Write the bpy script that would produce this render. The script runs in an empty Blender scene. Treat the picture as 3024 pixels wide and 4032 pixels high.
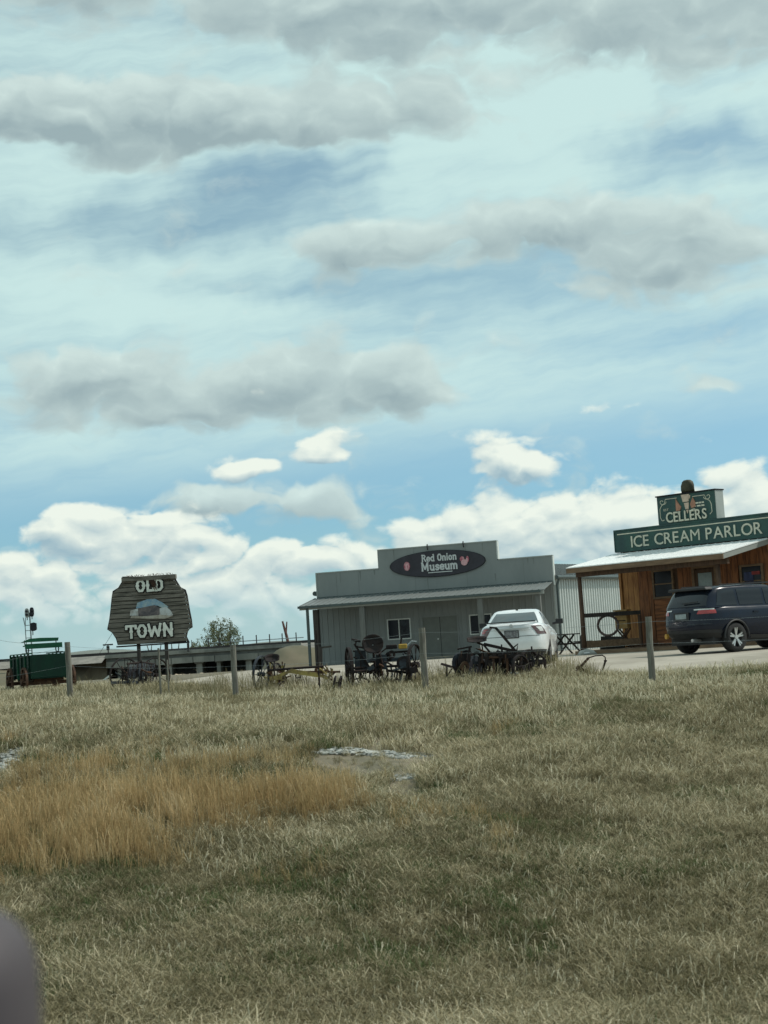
import bpy, math, random
import numpy as np
from mathutils import Vector, Matrix, Euler
random.seed(7); rng = np.random.default_rng(7)
R = math.radians
scene = bpy.context.scene
C = scene.collection

# ------------------------------------------------------------------ camera
FPX, CAMZ, PITCH, ROLL = 6000.0, 0.87, R(4.81), R(3.6)      # focal length in photo pixels (3024 x 4032)
CM = Matrix.Rotation(math.pi/2 + PITCH, 3, 'X') @ Matrix.Rotation(-ROLL, 3, 'Z')
cam_d = bpy.data.cameras.new('camera'); cam = bpy.data.objects.new('camera', cam_d); C.objects.link(cam)
cam.matrix_world = Matrix.Translation((0, 0, CAMZ)) @ CM.to_4x4()
cam_d.sensor_fit = 'VERTICAL'; cam_d.sensor_height = 24.0; cam_d.lens = 24.0*FPX/4032
cam_d.clip_start = 0.05; cam_d.clip_end = 9000
cam_d.dof.use_dof = True; cam_d.dof.focus_distance = 45; cam_d.dof.aperture_fstop = 2.5
scene.camera = cam

def ray(px, py): return CM @ Vector(((px-1512)/FPX, (2016-py)/FPX, -1.0))
def at(px, py, Y):                                           # the point at depth Y that this sight line meets
    d = ray(px, py); return Vector((0, 0, CAMZ)) + d*(Y/d.y)
def azel(px, py):
    d = ray(px, py).normalized(); return math.degrees(math.atan2(d.x, d.y)), math.degrees(math.asin(d.z))

# ------------------------------------------------------------------ world, sun, exposure
SUN_AZ, SUN_EL = 80.0, 52.0
world = bpy.data.worlds.new('World'); scene.world = world; world.use_nodes = True
world.cycles.sampling_method = 'MANUAL'; world.cycles.sample_map_resolution = 256
scene.view_settings.view_transform = 'Standard'; scene.view_settings.look = 'None'
scene.view_settings.exposure = 0.0; scene.view_settings.gamma = 1.0
sl = bpy.data.lights.new('sun', 'SUN'); sl.energy = 3.2; sl.angle = R(1.0); sl.color = (1.0, 0.95, 0.86)
so = bpy.data.objects.new('sun', sl); C.objects.link(so)
sd = Vector((math.sin(R(SUN_AZ))*math.cos(R(SUN_EL)), math.cos(R(SUN_AZ))*math.cos(R(SUN_EL)), math.sin(R(SUN_EL))))
so.rotation_euler = sd.to_track_quat('Z', 'Y').to_euler(); so.location = sd*60

class NT:                                                    # short-hand for node trees
    def __init__(s, t): s.t = t; s.l = t.links.new
    def n(s, typ, **kw):
        nd = s.t.nodes.new(typ)
        for k, v in kw.items(): setattr(nd, k, v)
        return nd
    def put(s, sock, v):
        if isinstance(v, bpy.types.NodeSocket): s.l(v, sock)
        elif v is not None: sock.default_value = v
    def m(s, op, a, b=None, c=None, clamp=False):
        nd = s.n('ShaderNodeMath', operation=op, use_clamp=clamp)
        for i, v in enumerate((a, b, c)): s.put(nd.inputs[i], v)
        return nd.outputs[0]
    def v(s, op, a, b=None, out=0):
        nd = s.n('ShaderNodeVectorMath', operation=op)
        s.put(nd.inputs[0], a); s.put(nd.inputs[1], b)
        return nd.outputs[out]
    def noise(s, vec, scale, detail=4, rough=0.5, dist=0.0, out='Fac'):
        nd = s.n('ShaderNodeTexNoise'); s.put(nd.inputs['Vector'], vec)
        nd.inputs['Scale'].default_value = scale; nd.inputs['Detail'].default_value = detail
        nd.inputs['Roughness'].default_value = rough; nd.inputs['Distortion'].default_value = dist
        return nd.outputs[out]
    def sm(s, x, a, b):                                      # smoothstep
        nd = s.n('ShaderNodeMapRange', interpolation_type='SMOOTHSTEP')
        s.put(nd.inputs[0], x); s.put(nd.inputs[1], a); s.put(nd.inputs[2], b)
        return nd.outputs[0]
    def mix(s, f, a, b, blend='MIX'):
        nd = s.n('ShaderNodeMix', data_type='RGBA', blend_type=blend)
        s.put(nd.inputs[0], f)
        for i, v in ((6, a), (7, b)):
            if isinstance(v, tuple) and len(v) == 3: v = (*v, 1)
            s.put(nd.inputs[i], v)
        return nd.outputs[2]

DEG = 0.00955
def blob(px, py, hw, up, dn, amp): a, e = azel(px, py); return (a, e, hw*DEG, up*DEG, dn*DEG, amp)
SOFT = [blob(*b) for b in (
    (2050, 40, 900, 260, 130, 1.10), (2900, 120, 500, 200, 110, .85), (250, -30, 650, 200, 90, .95), (1250, 60, 420, 150, 90, .75),
    (250, 470, 800, 120, 85, 1.15), (950, 490, 560, 100, 75, 1.0), (1600, 430, 330, 120, 100, .85), (480, 640, 170, 40, 40, .45), (700, 330, 400, 60, 60, .5), (60, 380, 260, 120, 90, .6),
    (1380, 985, 230, 110, 75, 1.05), (1800, 930, 330, 110, 85, .9), (2180, 860, 230, 110, 90, .8), (2600, 1060, 300, 140, 110, 1.1),
    (2750, 900, 260, 110, 100, .7), (2350, 900, 200, 90, 80, .65),
    (850, 1580, 660, 120, 90, 1.2), (500, 1450, 170, 100, 80, .95), (230, 1500, 190, 80, 80, .8), (1180, 1440, 260, 120, 90, .9),
    (1570, 1500, 180, 110, 120, .9), (1080, 1970, 340, 60, 60, .9), (800, 1950, 150, 50, 60, .75), (1450, 2020, 160, 40, 40, .5),
    (2750, 1530, 120, 35, 30, .5))]
CRISP = [blob(*b) for b in (
    (1960, 1815, 110, 105, 65, 1.55), (2080, 1840, 105, 65, 50, 1.4), (1290, 1760, 115, 70, 55, 1.35), (920, 1850, 115, 55, 40, 1.25), (1030, 1850, 70, 30, 25, .8), (1260, 1805, 120, 25, 25, .9),
    (2320, 1600, 150, 30, 26, .72), (2160, 1725, 90, 20, 18, .6), (2780, 1860, 90, 50, 40, .6),
    (420, 2120, 230, 110, 90, 1.25), (250, 2070, 120, 70, 80, 1.1), (740, 2100, 170, 85, 90, 1.15), (980, 2170, 150, 50, 60, .7),
    (1230, 2160, 150, 60, 70, .95), (1430, 2200, 170, 40, 60, .7), (50, 2270, 170, 80, 70, 1.2), (550, 2260, 300, 60, 70, .7), (1000, 2260, 300, 60, 90, .75),
    (1600, 2140, 110, 90, 130, .9), (1830, 2070, 190, 100, 140, 1.2), (2100, 2070, 200, 90, 150, .95), (2420, 2000, 220, 100, 170, 1.2), (2250, 2090, 260, 70, 150, .8),
    (2960, 1930, 170, 75, 140, 1.25), (2800, 2050, 180, 60, 130, .9), (2600, 2060, 170, 80, 160, .95), (250, 2380, 400, 60, 80, .7), (1100, 2360, 450, 70, 100, .6))]
GAPS = [blob(*b) for b in (
    (1000, 760, 420, 120, 130, -.75), (500, 900, 430, 70, 80, -.5), (1250, 640, 250, 70, 60, -.35), (2000, 1110, 700, 110, 120, -.62), (1150, 1120, 420, 60, 70, -.45),
    (2720, 560, 330, 170, 130, -.7), (2250, 960, 260, 90, 90, -.3), (2800, 1280, 450, 90, 110, -.3), (2000, 1330, 700, 70, 80, -.22),
    (2050, 480, 560, 260, 170, .85), (1500, 260, 500, 80, 90, .4), (2950, 400, 200, 70, 80, .62), (2850, 760, 350, 70, 70, .3),
    (350, 1170, 420, 110, 110, .42), (150, 650, 420, 150, 130, .3), (900, 1230, 420, 60, 60, .25), (400, 1750, 700, 60, 90, .15))]

def noise2(N, vec, scale, detail=4, rough=0.5, out='Fac'):
    nd = N.n('ShaderNodeTexNoise', noise_dimensions='2D'); N.l(vec, nd.inputs['Vector'])
    nd.inputs['Scale'].default_value = scale; nd.inputs['Detail'].default_value = detail; nd.inputs['Roughness'].default_value = rough
    return nd.outputs[out]
def ridged(N, vec, scale, detail=5, rough=.5):
    nd = N.n('ShaderNodeTexNoise', noise_dimensions='2D', noise_type='RIDGED_MULTIFRACTAL', normalize=False); N.l(vec, nd.inputs['Vector'])
    nd.inputs['Scale'].default_value = scale; nd.inputs['Detail'].default_value = detail; nd.inputs['Roughness'].default_value = rough
    nd.inputs['Offset'].default_value = 1.0; nd.inputs['Gain'].default_value = 1.0
    return nd.outputs['Fac']
def blob_sum(N, W, blobs, kk=1.9):                                   # one soft ball per cloud, placed by azimuth and elevation
    acc = None
    for (a, e, sx, su, sdn, amp) in blobs:
        g = N.n('ShaderNodeTexGradient', gradient_type='SPHERICAL'); N.l(W, g.inputs[0])
        k = kk; hy = (su + sdn)/2; e = e + (su - sdn)*.35
        g.texture_mapping.vector_type = 'POINT'
        g.texture_mapping.scale = (1/(k*sx), 1/(k*hy), 0.0)
        g.texture_mapping.translation = (-a/(k*sx), -e/(k*hy), 0)
        acc = N.m('MULTIPLY', g.outputs['Fac'], amp) if acc is None else N.m('MULTIPLY_ADD', g.outputs['Fac'], amp, acc)
    return acc
def cloud_group(name, blobs, kind):
    g = bpy.data.node_groups.new(name, 'ShaderNodeTree')
    g.interface.new_socket('P', in_out='INPUT', socket_type='NodeSocketVector')
    g.interface.new_socket('Warp', in_out='INPUT', socket_type='NodeSocketVector')
    g.interface.new_socket('F', in_out='OUTPUT', socket_type='NodeSocketFloat')
    N = NT(g); gi = N.n('NodeGroupInput'); go = N.n('NodeGroupOutput'); P = gi.outputs[0]
    W = N.v('ADD', P, N.v('MULTIPLY', gi.outputs[1], {'soft': (1.9, 1.0, 0), 'crisp': (1.0, .5, 0), 'veil': (4.5, 1.6, 0)}[kind]))
    acc = blob_sum(N, W, blobs, 1.7 if kind == 'crisp' else 1.65)
    sep = N.n('ShaderNodeSeparateXYZ'); N.l(P, sep.inputs[0]); az, el = sep.outputs[0], sep.outputs[1]
    off = N.sm(N.m('ABSOLUTE', az), 14.5, 20.0)              # away from the clouds placed above the sky goes on in kind
    if kind == 'soft':
        away = N.m('MAXIMUM', off, N.sm(el, 23.5, 28))
        gen = N.m('MULTIPLY', away, N.m('MULTIPLY', N.m('SUBTRACT', noise2(N, N.v('MULTIPLY', P, (.05, .12, 0)), 1, 2, .5), .35), 3.2))
        nz = N.m('SUBTRACT', noise2(N, N.v('MULTIPLY', W, (.36, .68, 0)), 1.0, 6, .56), .5)
        bl = N.m('SUBTRACT', 1.0, ridged(N, N.v('MULTIPLY', W, (.34, .62, 0)), 1.0, 4, .5))
        N.l(N.m('MULTIPLY_ADD', bl, .26, N.m('MULTIPLY_ADD', nz, 1.1, N.m('ADD', acc, gen))), go.inputs[0])
    elif kind == 'crisp':
        band = N.m('MULTIPLY', N.sm(el, 3.0, 1.0), .26)
        gen = N.m('MULTIPLY', off, N.m('MULTIPLY', N.sm(el, 9.0, 4.0), .55))
        n1 = N.m('SUBTRACT', noise2(N, N.v('MULTIPLY', W, (.6, 1.0, 0)), 1.0, 6, .55), .5)
        bl = N.m('SUBTRACT', 1.0, ridged(N, N.v('MULTIPLY', W, (.55, .85, 0)), 1.0, 5, .45))
        N.l(N.m('MULTIPLY_ADD', bl, .30, N.m('MULTIPLY_ADD', n1, 1.05, N.m('ADD', acc, N.m('ADD', band, gen)))), go.inputs[0])
    else:
        N.l(acc, go.inputs[0])
    return g

def build_world():
    t = world.node_tree; t.nodes.clear(); N = NT(t)
    tc = N.n('ShaderNodeTexCoord'); dirv = N.v('NORMALIZE', tc.outputs['Generated'])
    sp = N.n('ShaderNodeSeparateXYZ'); N.l(dirv, sp.inputs[0])
    az = N.m('MULTIPLY', N.m('ARCTAN2', sp.outputs[0], sp.outputs[1]), 57.29578)
    el = N.m('MULTIPLY', N.m('ARCSINE', sp.outputs[2]), 57.29578)
    cb = N.n('ShaderNodeCombineXYZ'); N.l(az, cb.inputs[0]); N.l(el, cb.inputs[1]); P = cb.outputs[0]
    sky = N.n('ShaderNodeTexSky', sky_type='NISHITA', sun_disc=False)
    sky.sun_elevation = R(SUN_EL); sky.sun_rotation = R(SUN_AZ); sky.air_density = 1.0; sky.dust_density = .4; sky.ozone_density = 1.2
    K = 10.0                                                 # background strength is 0.1, so cloud radiances are times ten
    col = N.mix(1.0, sky.outputs[0], N.mix(N.sm(el, 3.0, 15.0), SKY_LOW, SKY_HIGH), 'MULTIPLY')
    def run(g, vec):
        nd = N.n('ShaderNodeGroup'); nd.node_tree = g; N.l(vec, nd.inputs[0]); N.l(warp, nd.inputs[1]); return nd.outputs[0]
    warp = N.v('SUBTRACT', noise2(N, P, .45, 3, .5, 'Color'), (.5, .5, .5))
    kc = lambda c: tuple(x*K for x in c)
    # high veil of thin streaked cloud
    gv = cloud_group('veil_field', GAPS, 'veil')
    rot = N.n('ShaderNodeVectorRotate', rotation_type='Z_AXIS'); N.l(P, rot.inputs['Vector']); rot.inputs['Angle'].default_value = R(-7)
    RW = N.v('ADD', rot.outputs[0], N.v('MULTIPLY', warp, (1.5, .8, 0)))
    st = noise2(N, N.v('MULTIPLY', RW, (.11, .75, 0)), 1.0, 6, .62)
    st2 = noise2(N, N.v('MULTIPLY', RW, (.35, 1.7, 0)), 1.0, 4, .6)
    edge = N.sm(N.m('SUBTRACT', el, N.m('MULTIPLY_ADD', az, .065, 6.6)), -.9, 2.6)
    vv = N.m('ADD', N.m('MULTIPLY_ADD', N.m('SUBTRACT', st, .5), 1.0, .60), N.m('MULTIPLY', N.m('SUBTRACT', st2, .5), .30))
    vv = N.m('ADD', vv, run(gv, P))
    va = N.m('MULTIPLY', N.sm(vv, -.30, 1.05), N.m('MULTIPLY_ADD', edge, .86, .10))
    col = N.mix(va, col, kc(VEIL))
    # haze low on the horizon
    col = N.mix(N.m('MULTIPLY', N.sm(el, 4.5, -.5), .6), col, kc(HAZE))
    # soft grey stratocumulus
    gs = cloud_group('soft_field', SOFT, 'soft')
    f0 = run(gs, P); f1 = run(gs, N.v('ADD', P, (.25, .6, 0)))
    sh = N.m('ADD', N.m('MULTIPLY', N.m('SUBTRACT', f0, f1), .60), N.m('MULTIPLY_ADD', N.sm(f0, .2, 1.4), -.40, .60), clamp=True)
    cs = N.mix(sh, kc(SOFT_DARK), kc(SOFT_LIT))
    col = N.mix(N.m('MULTIPLY', N.sm(f0, .16, .70), .92), col, cs)
    # crisp cumulus
    gc = cloud_group('crisp_field', CRISP, 'crisp')
    c0 = run(gc, P); c1 = run(gc, N.v('ADD', P, (.18, .42, 0)))
    sh = N.m('ADD', N.m('MULTIPLY', N.m('SUBTRACT', c0, c1), .80), N.m('MULTIPLY_ADD', N.sm(c0, .6, 1.7), -.10, .64), clamp=True)
    cc = N.mix(sh, kc(CUM_DARK), kc(CUM_LIT))
    cc = N.mix(N.m('MULTIPLY', N.sm(el, 3.2, .0), .62), cc, kc(HAZE))
    col = N.mix(N.m('MULTIPLY', N.sm(c0, .42, .86), N.m('MULTIPLY_ADD', N.sm(el, .5, 2.6), .55, .40)), col, cc)
    bg = N.n('ShaderNodeBackground'); bg.inputs['Strength'].default_value = .1
    N.l(col, bg.inputs['Color']); out = N.n('ShaderNodeOutputWorld'); N.l(bg.outputs[0], out.inputs[0])
SKY_LOW = (.54, .87, 1.08); SKY_HIGH = (1.30, 1.38, 1.10)
VEIL = (.60, .81, .79); HAZE = (.50, .70, .76); SOFT_DARK = (.31, .41, .435); SOFT_LIT = (.68, .82, .78)
CUM_DARK = (.34, .49, .56); CUM_LIT = (.88, .94, .84)
build_world()

# ------------------------------------------------------------------ materials
MATS = {}
def mat(name, col, rough=.7, var=.25, scale=6.0, metal=0.0, bump=0.0, bscale=40.0, col2=None, stretch=(1, 1, 1), spec=.5, emit=None, obj=True, coat=0.0, patch=None):
    """base colour broken up by two noises; col2 gives a second tone (wear, rust, dirt)"""
    if name in MATS: return MATS[name]
    m = bpy.data.materials.new(name); m.use_nodes = True; MATS[name] = m
    t = m.node_tree; N = NT(t); b = t.nodes['Principled BSDF']
    tc = N.n('ShaderNodeTexCoord'); vec = N.v('MULTIPLY', tc.outputs['Object' if obj else 'Generated'], stretch)
    n1 = N.noise(vec, scale, 5, .6); n2 = N.noise(vec, scale*5.3, 4, .6)
    c2 = col2 or tuple(c*(1-var) for c in col)
    lo, hi = patch or (.38, .64)
    base = N.mix(N.sm(n1, lo, hi), col, c2)
    f = N.m('MULTIPLY_ADD', N.m('SUBTRACT', n2, .5), var*1.6, 1.0)
    base = N.mix(1.0, base, N.n('ShaderNodeCombineColor').outputs[0], 'MULTIPLY') if False else base
    vm = N.n('ShaderNodeVectorMath', operation='SCALE'); N.l(base, vm.inputs[0]); N.l(f, vm.inputs['Scale'])
    N.l(vm.outputs[0], b.inputs['Base Color'])
    N.l(N.m('MULTIPLY_ADD', N.m('SUBTRACT', n1, .5), .25, rough, clamp=True), b.inputs['Roughness'])
    b.inputs['Metallic'].default_value = metal; b.inputs['Specular IOR Level'].default_value = spec
    b.inputs['Coat Weight'].default_value = coat
    if bump:
        bp = N.n('ShaderNodeBump'); bp.inputs['Strength'].default_value = bump; bp.inputs['Distance'].default_value = .02
        N.l(N.noise(vec, bscale, 4, .6), bp.inputs['Height']); N.l(bp.outputs[0], b.inputs['Normal'])
    return m
def plain(name, col, rough=.4, metal=0, coat=0, spec=.5):
    return mat(name, col, rough, .06, 3.0, metal, coat=coat, spec=spec)

m_soil = mat('dry_soil', (.17, .145, .10), .95, .3, 1.3, bump=.6, bscale=9, col2=(.105, .10, .065))
m_gravel = mat('pale_gravel', (.36, .33, .275), .95, .25, .35, bump=.5, bscale=14, col2=(.27, .245, .20))
m_field = mat('brown_field', (.15, .125, .085), .95, .3, .12, col2=(.105, .098, .062), bump=.4, bscale=4)
m_ballast = mat('ballast', (.22, .21, .185), .95, .3, 1.5, col2=(.15, .145, .13), bump=.6, bscale=10)
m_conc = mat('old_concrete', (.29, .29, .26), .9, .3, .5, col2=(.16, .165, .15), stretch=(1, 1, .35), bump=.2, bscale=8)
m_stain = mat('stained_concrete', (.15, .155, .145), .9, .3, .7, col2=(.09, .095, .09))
m_rail = mat('rail_steel', (.05, .045, .045), .6, .3, 2, metal=.4)
m_wood = mat('weathered_wood', (.19, .175, .15), .9, .35, 3, col2=(.085, .08, .066), stretch=(.5, 6, 6), bump=.35, bscale=14)
m_post = mat('grey_post_wood', (.20, .195, .165), .9, .4, 3, col2=(.11, .105, .088), stretch=(6, 6, .6), bump=.4, bscale=12)
m_dpost = mat('dark_stained_post', (.06, .055, .05), .85, .35, 3, col2=(.04, .037, .035), stretch=(5, 5, .5), bump=.3, bscale=10, spec=.15)
m_ipost = mat('grey_painted_post', (.15, .158, .15), .8, .2, 3, stretch=(4, 4, .5))
m_black = mat('black_paint', (.018, .018, .02), .6, .3, 5, spec=.15)
m_white = mat('white_letter_paint', (.74, .76, .70), .7, .12, 6, col2=(.60, .63, .57))
m_mus = mat('museum_grey_metal', (.225, .245, .24), .6, .08, .8, col2=(.205, .225, .222), stretch=(1, 1, .4))
m_trim = mat('museum_trim', (.30, .325, .305), .5, .08, 2)
m_gutter = mat('dark_green_gutter', (.06, .085, .085), .45, .2, 3)
m_mroof = mat('porch_roof_metal', (.18, .198, .195), .5, .15, 1.0, metal=.1)
m_wall = mat('pale_corrugated_metal', (.52, .56, .54), .45, .1, .4, metal=.15, col2=(.46, .50, .485))
m_door = mat('door_grey', (.15, .165, .15), .55, .1, 3)
m_glass = mat('dark_glass', (.008, .011, .018), .22, .1, 2, spec=.28)
m_frame = mat('window_white', (.66, .69, .66), .5, .08, 4)
m_signblk = mat('museum_sign_black', (.028, .026, .038), .55, .25, 2)
m_lett = mat('museum_letter', (.58, .60, .60), .6, .12, 6)
m_onion = mat('red_onion', (.36, .07, .11), .5, .3, 6, col2=(.55, .28, .30)); m_onionp = mat('onion_flesh', (.66, .38, .40), .5, .2, 10)
m_green = mat('parlor_green', (.022, .075, .062), .55, .3, 1.2, col2=(.018, .05, .052))
m_cream = mat('cream_paint', (.60, .58, .46), .6, .15, 5, col2=(.52, .50, .40))
m_galv = mat('galvanised_roof', (.86, .88, .87), .35, .04, .7, metal=.0, col2=(.82, .85, .85))
m_fascia = mat('fascia_board', (.20, .13, .075), .8, .25, 2, stretch=(1, 6, 6), col2=(.14, .09, .055))
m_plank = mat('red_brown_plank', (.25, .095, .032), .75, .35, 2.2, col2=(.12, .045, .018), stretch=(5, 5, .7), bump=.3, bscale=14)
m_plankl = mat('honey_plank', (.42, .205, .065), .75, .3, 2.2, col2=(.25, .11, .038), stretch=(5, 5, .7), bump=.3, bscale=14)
m_plankh = mat('red_brown_log', (.27, .10, .034), .75, .35, 2.2, col2=(.14, .052, .02), stretch=(.7, 5, 5), bump=.3, bscale=14)
m_rlog = mat('porch_log', (.105, .06, .035), .8, .3, 3, col2=(.06, .036, .024), stretch=(5, 5, .6))
m_choc = mat('chocolate_scoop', (.045, .042, .02), .7, .4, 6, bump=.8, bscale=14)
m_waffle = mat('waffle_cone', (.55, .43, .33), .7, .2, 7); m_peach = mat('peach_cone', (.40, .20, .13), .7, .25, 6)
m_carw = plain('white_car_paint', (.74, .77, .78), .25, coat=.6)
m_suv = mat('dark_blue_car_paint', (.005, .010, .024), .25, .2, 2, coat=.12, spec=.30)
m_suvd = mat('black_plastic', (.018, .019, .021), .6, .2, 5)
m_cglass = mat('car_glass', (.035, .05, .052), .06, .1, 2, spec=.9)
m_cglassd = mat('tinted_car_glass', (.010, .014, .020), .12, .1, 2, spec=.5)
m_tail = mat('tail_lamp_red', (.34, .02, .02), .2, .15, 6, coat=.8); m_taild = mat('tail_lamp_dark', (.10, .045, .045), .2, .2, 6, coat=.8); m_lampw = mat('lamp_clear', (.62, .64, .62), .15, .1, 6, coat=.8)
m_tyre = mat('tyre_rubber', (.022, .022, .022), .9, .25, 8); m_rim = mat('alloy_rim', (.55, .56, .55), .3, .08, 4, metal=.7)
m_plate = mat('licence_plate', (.30, .36, .37), .5, .3, 12); m_plated = mat('licence_plate_dark', (.10, .10, .11), .5, .8, 16, col2=(.24, .25, .26))
m_amber = mat('amber_reflector', (.55, .30, .05), .4, .2, 6)
m_iron = mat('rusted_iron', (.020, .018, .019), .8, .5, 6, col2=(.034, .025, .023), bump=.4, bscale=20, spec=.15)
m_bluei = mat('blue_grey_iron', (.055, .066, .078), .75, .4, 4, col2=(.03, .03, .037), bump=.3, spec=.15)
m_rust = mat('brown_rust', (.10, .055, .035), .9, .4, 5, col2=(.055, .035, .028), bump=.4, spec=.15)
m_yel = mat('faded_yellow_paint', (.34, .27, .08), .8, .45, 5, col2=(.15, .11, .05)); m_yel2 = mat('yellow_seat_paint', (.50, .31, .04), .6, .3, 8)
m_wgreen = mat('wagon_green', (.004, .028, .017), .6, .3, 3, col2=(.005, .022, .016), stretch=(1, 1, .5), spec=.15); m_wgreenl = mat('wagon_seat_green', (.012, .085, .045), .6, .25, 3, spec=.15)
m_sig = mat('signal_black', (.012, .014, .022), .7, .2, 4); m_sigs = mat('signal_silver', (.36, .39, .37), .5, .15, 4); m_galp = mat('galvanised_pipe', (.26, .30, .31), .5, .15, 3, metal=.4)
m_bark = mat('tree_bark', (.075, .07, .055), .9, .3, 2); m_redpost = mat('red_brown_snag', (.15, .075, .06), .9, .3, 2)
m_paleRock = mat('pale_rock', (.40, .41, .38), .9, .3, 3, col2=(.24, .25, .235), bump=.4, bscale=10)
m_tanRock = mat('tan_rock', (.48, .40, .30), .9, .25, 3)
m_ashp = mat('asphalt', (.05, .05, .05), .9, .2, 2); m_mirror = mat('grey_mirror_housing', (.062, .052, .058), .7, .08, 2); m_mglass = mat('mirror_glass', (.5, .55, .6), .05, .05, 2, metal=1)
m_box = mat('yellow_brown_box', (.40, .25, .09), .75, .25, 3); m_hoop = mat('brown_hoop', (.12, .085, .075), .8, .3, 5)
m_pic = mat('dark_picnic_wood', (.028, .024, .02), .85, .3, 4)
m_hill = mat('far_hill', (.16, .18, .16), .95, .2, .02)

# ------------------------------------------------------------------ mesh helpers
class MB:
    def __init__(s): s.v = []; s.f = []
    def add(s, vs, fs):
        o = len(s.v); s.v += [tuple(v) for v in vs]; s.f += [tuple(i+o for i in f) for f in fs]; return s
    def box(s, c, d, rot=None):
        hx, hy, hz = d[0]/2, d[1]/2, d[2]/2
        vs = [Vector((x, y, z)) for x in (-hx, hx) for y in (-hy, hy) for z in (-hz, hz)]
        if rot is not None: vs = [rot @ v for v in vs]
        c = Vector(c)
        return s.add([v+c for v in vs], [(0, 1, 3, 2), (4, 6, 7, 5), (0, 4, 5, 1), (2, 3, 7, 6), (0, 2, 6, 4), (1, 5, 7, 3)])
    def span(s, x0, x1, y0, y1, z0, z1): return s.box(((x0+x1)/2, (y0+y1)/2, (z0+z1)/2), (x1-x0, y1-y0, z1-z0))
    def bar(s, p, q, w, h=None, up=(0, 0, 1)):
        p, q = Vector(p), Vector(q); d = q-p; L = d.length
        if L < 1e-6: return s
        z = d/L; u = Vector(up)
        if abs(z.dot(u)) > .98: u = Vector((1, 0, 0))
        x = u.cross(z).normalized(); y = z.cross(x)
        return s.box((p+q)/2, (w, h or w, L), Matrix((x, y, z)).transposed())
    def tube(s, pts, r, n=8, cap=True):
        pts = [Vector(p) for p in pts]; rs = r if isinstance(r, (list, tuple)) else [r]*len(pts); vs = []; fs = []
        prev = None
        for i, p in enumerate(pts):
            d = (pts[min(i+1, len(pts)-1)]-pts[max(i-1, 0)]).normalized()
            u = prev if prev is not None else (Vector((0, 0, 1)) if abs(d.z) < .9 else Vector((1, 0, 0)))
            x = (u - d*u.dot(d))
            if x.length < 1e-4: x = Vector((0, 1, 0)) - d*d.y
            x.normalize(); prev = x; y = d.cross(x)
            vs += [p + (x*math.cos(2*math.pi*k/n) + y*math.sin(2*math.pi*k/n))*rs[i] for k in range(n)]
        for i in range(len(pts)-1):
            for k in range(n):
                a, b = i*n+k, i*n+(k+1) % n; fs.append((a, b, b+n, a+n))
        if cap: fs += [tuple(range(n))[::-1], tuple((len(pts)-1)*n+k for k in range(n))]
        return s.add(vs, fs)
    def prism(s, poly, y0, y1):                              # polygon in x,z pushed along y
        n = len(poly); vs = [(x, y0, z) for x, z in poly] + [(x, y1, z) for x, z in poly]
        return s.add(vs, [tuple(range(n)), tuple(range(2*n-1, n-1, -1))] + [(k, k+n, (k+1) % n+n, (k+1) % n) for k in range(n)])
    def disc(s, c, r, y0, y1, n=16, rz=None):
        return s.prism([(c[0]+r*math.cos(2*math.pi*k/n), c[1]+(rz or r)*math.sin(2*math.pi*k/n)) for k in range(n)], y0, y1)
    def ringx(s, R0, R1, w, n=28, c=(0, 0, 0)):              # ring about the x axis
        vs = []; fs = []
        for k in range(n):
            a = 2*math.pi*k/n; ca, sa = math.cos(a), math.sin(a)
            for r, x in ((R0, -w/2), (R1, -w/2), (R1, w/2), (R0, w/2)): vs.append((c[0]+x, c[1]+r*ca, c[2]+r*sa))
        for k in range(n):
            a, b = 4*k, 4*((k+1) % n)
            for i in range(4): fs.append((a+i, a+(i+1) % 4, b+(i+1) % 4, b+i))
        return s.add(vs, fs)
    def grid(s, fn, nu, nv, closed=False):
        vs = [fn(i/nu, j/nv) for j in range(nv+1) for i in range(nu+1)]
        return s.add(vs, [(j*(nu+1)+i, j*(nu+1)+i+1, (j+1)*(nu+1)+i+1, (j+1)*(nu+1)+i) for j in range(nv) for i in range(nu)])
    def mesh(s, name, smooth=False):
        me = bpy.data.meshes.new(name); me.from_pydata(s.v, [], s.f); me.update()
        if smooth: me.polygons.foreach_set('use_smooth', [True]*len(me.polygons))
        return me
    def build(s, name, m, parent=None, smooth=False, loc=(0, 0, 0), bevel=0.0, auto=False):
        me = s.mesh(name, smooth); me.materials.append(m)
        o = bpy.data.objects.new(name, me); C.objects.link(o); o.parent = parent; o.location = loc
        if bevel:
            b = o.modifiers.new('bevel', 'BEVEL'); b.width = bevel; b.segments = 2; b.limit_method = 'ANGLE'
        return o
def tag(o, label, cat=None, group=None, kind=None):
    if label: o['label'] = label
    if cat: o['category'] = cat
    if group: o['group'] = group
    if kind: o['kind'] = kind
    return o
def thing(name, label, cat, loc=(0, 0, 0), rz=0.0, group=None):
    o = bpy.data.objects.new(name, None); C.objects.link(o); o.location = loc; o.rotation_euler = (0, 0, rz)
    o.empty_display_size = .2
    return tag(o, label, cat, group)
def inst(name, me, parent, loc=(0, 0, 0), rot=(0, 0, 0), scale=(1, 1, 1)):
    o = bpy.data.objects.new(name, me); C.objects.link(o); o.parent = parent; o.location = loc; o.rotation_euler = rot; o.scale = scale
    return o
def dmesh(mb, name, m, smooth=False):
    me = mb.mesh(name, smooth); me.materials.append(m); return me

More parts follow.
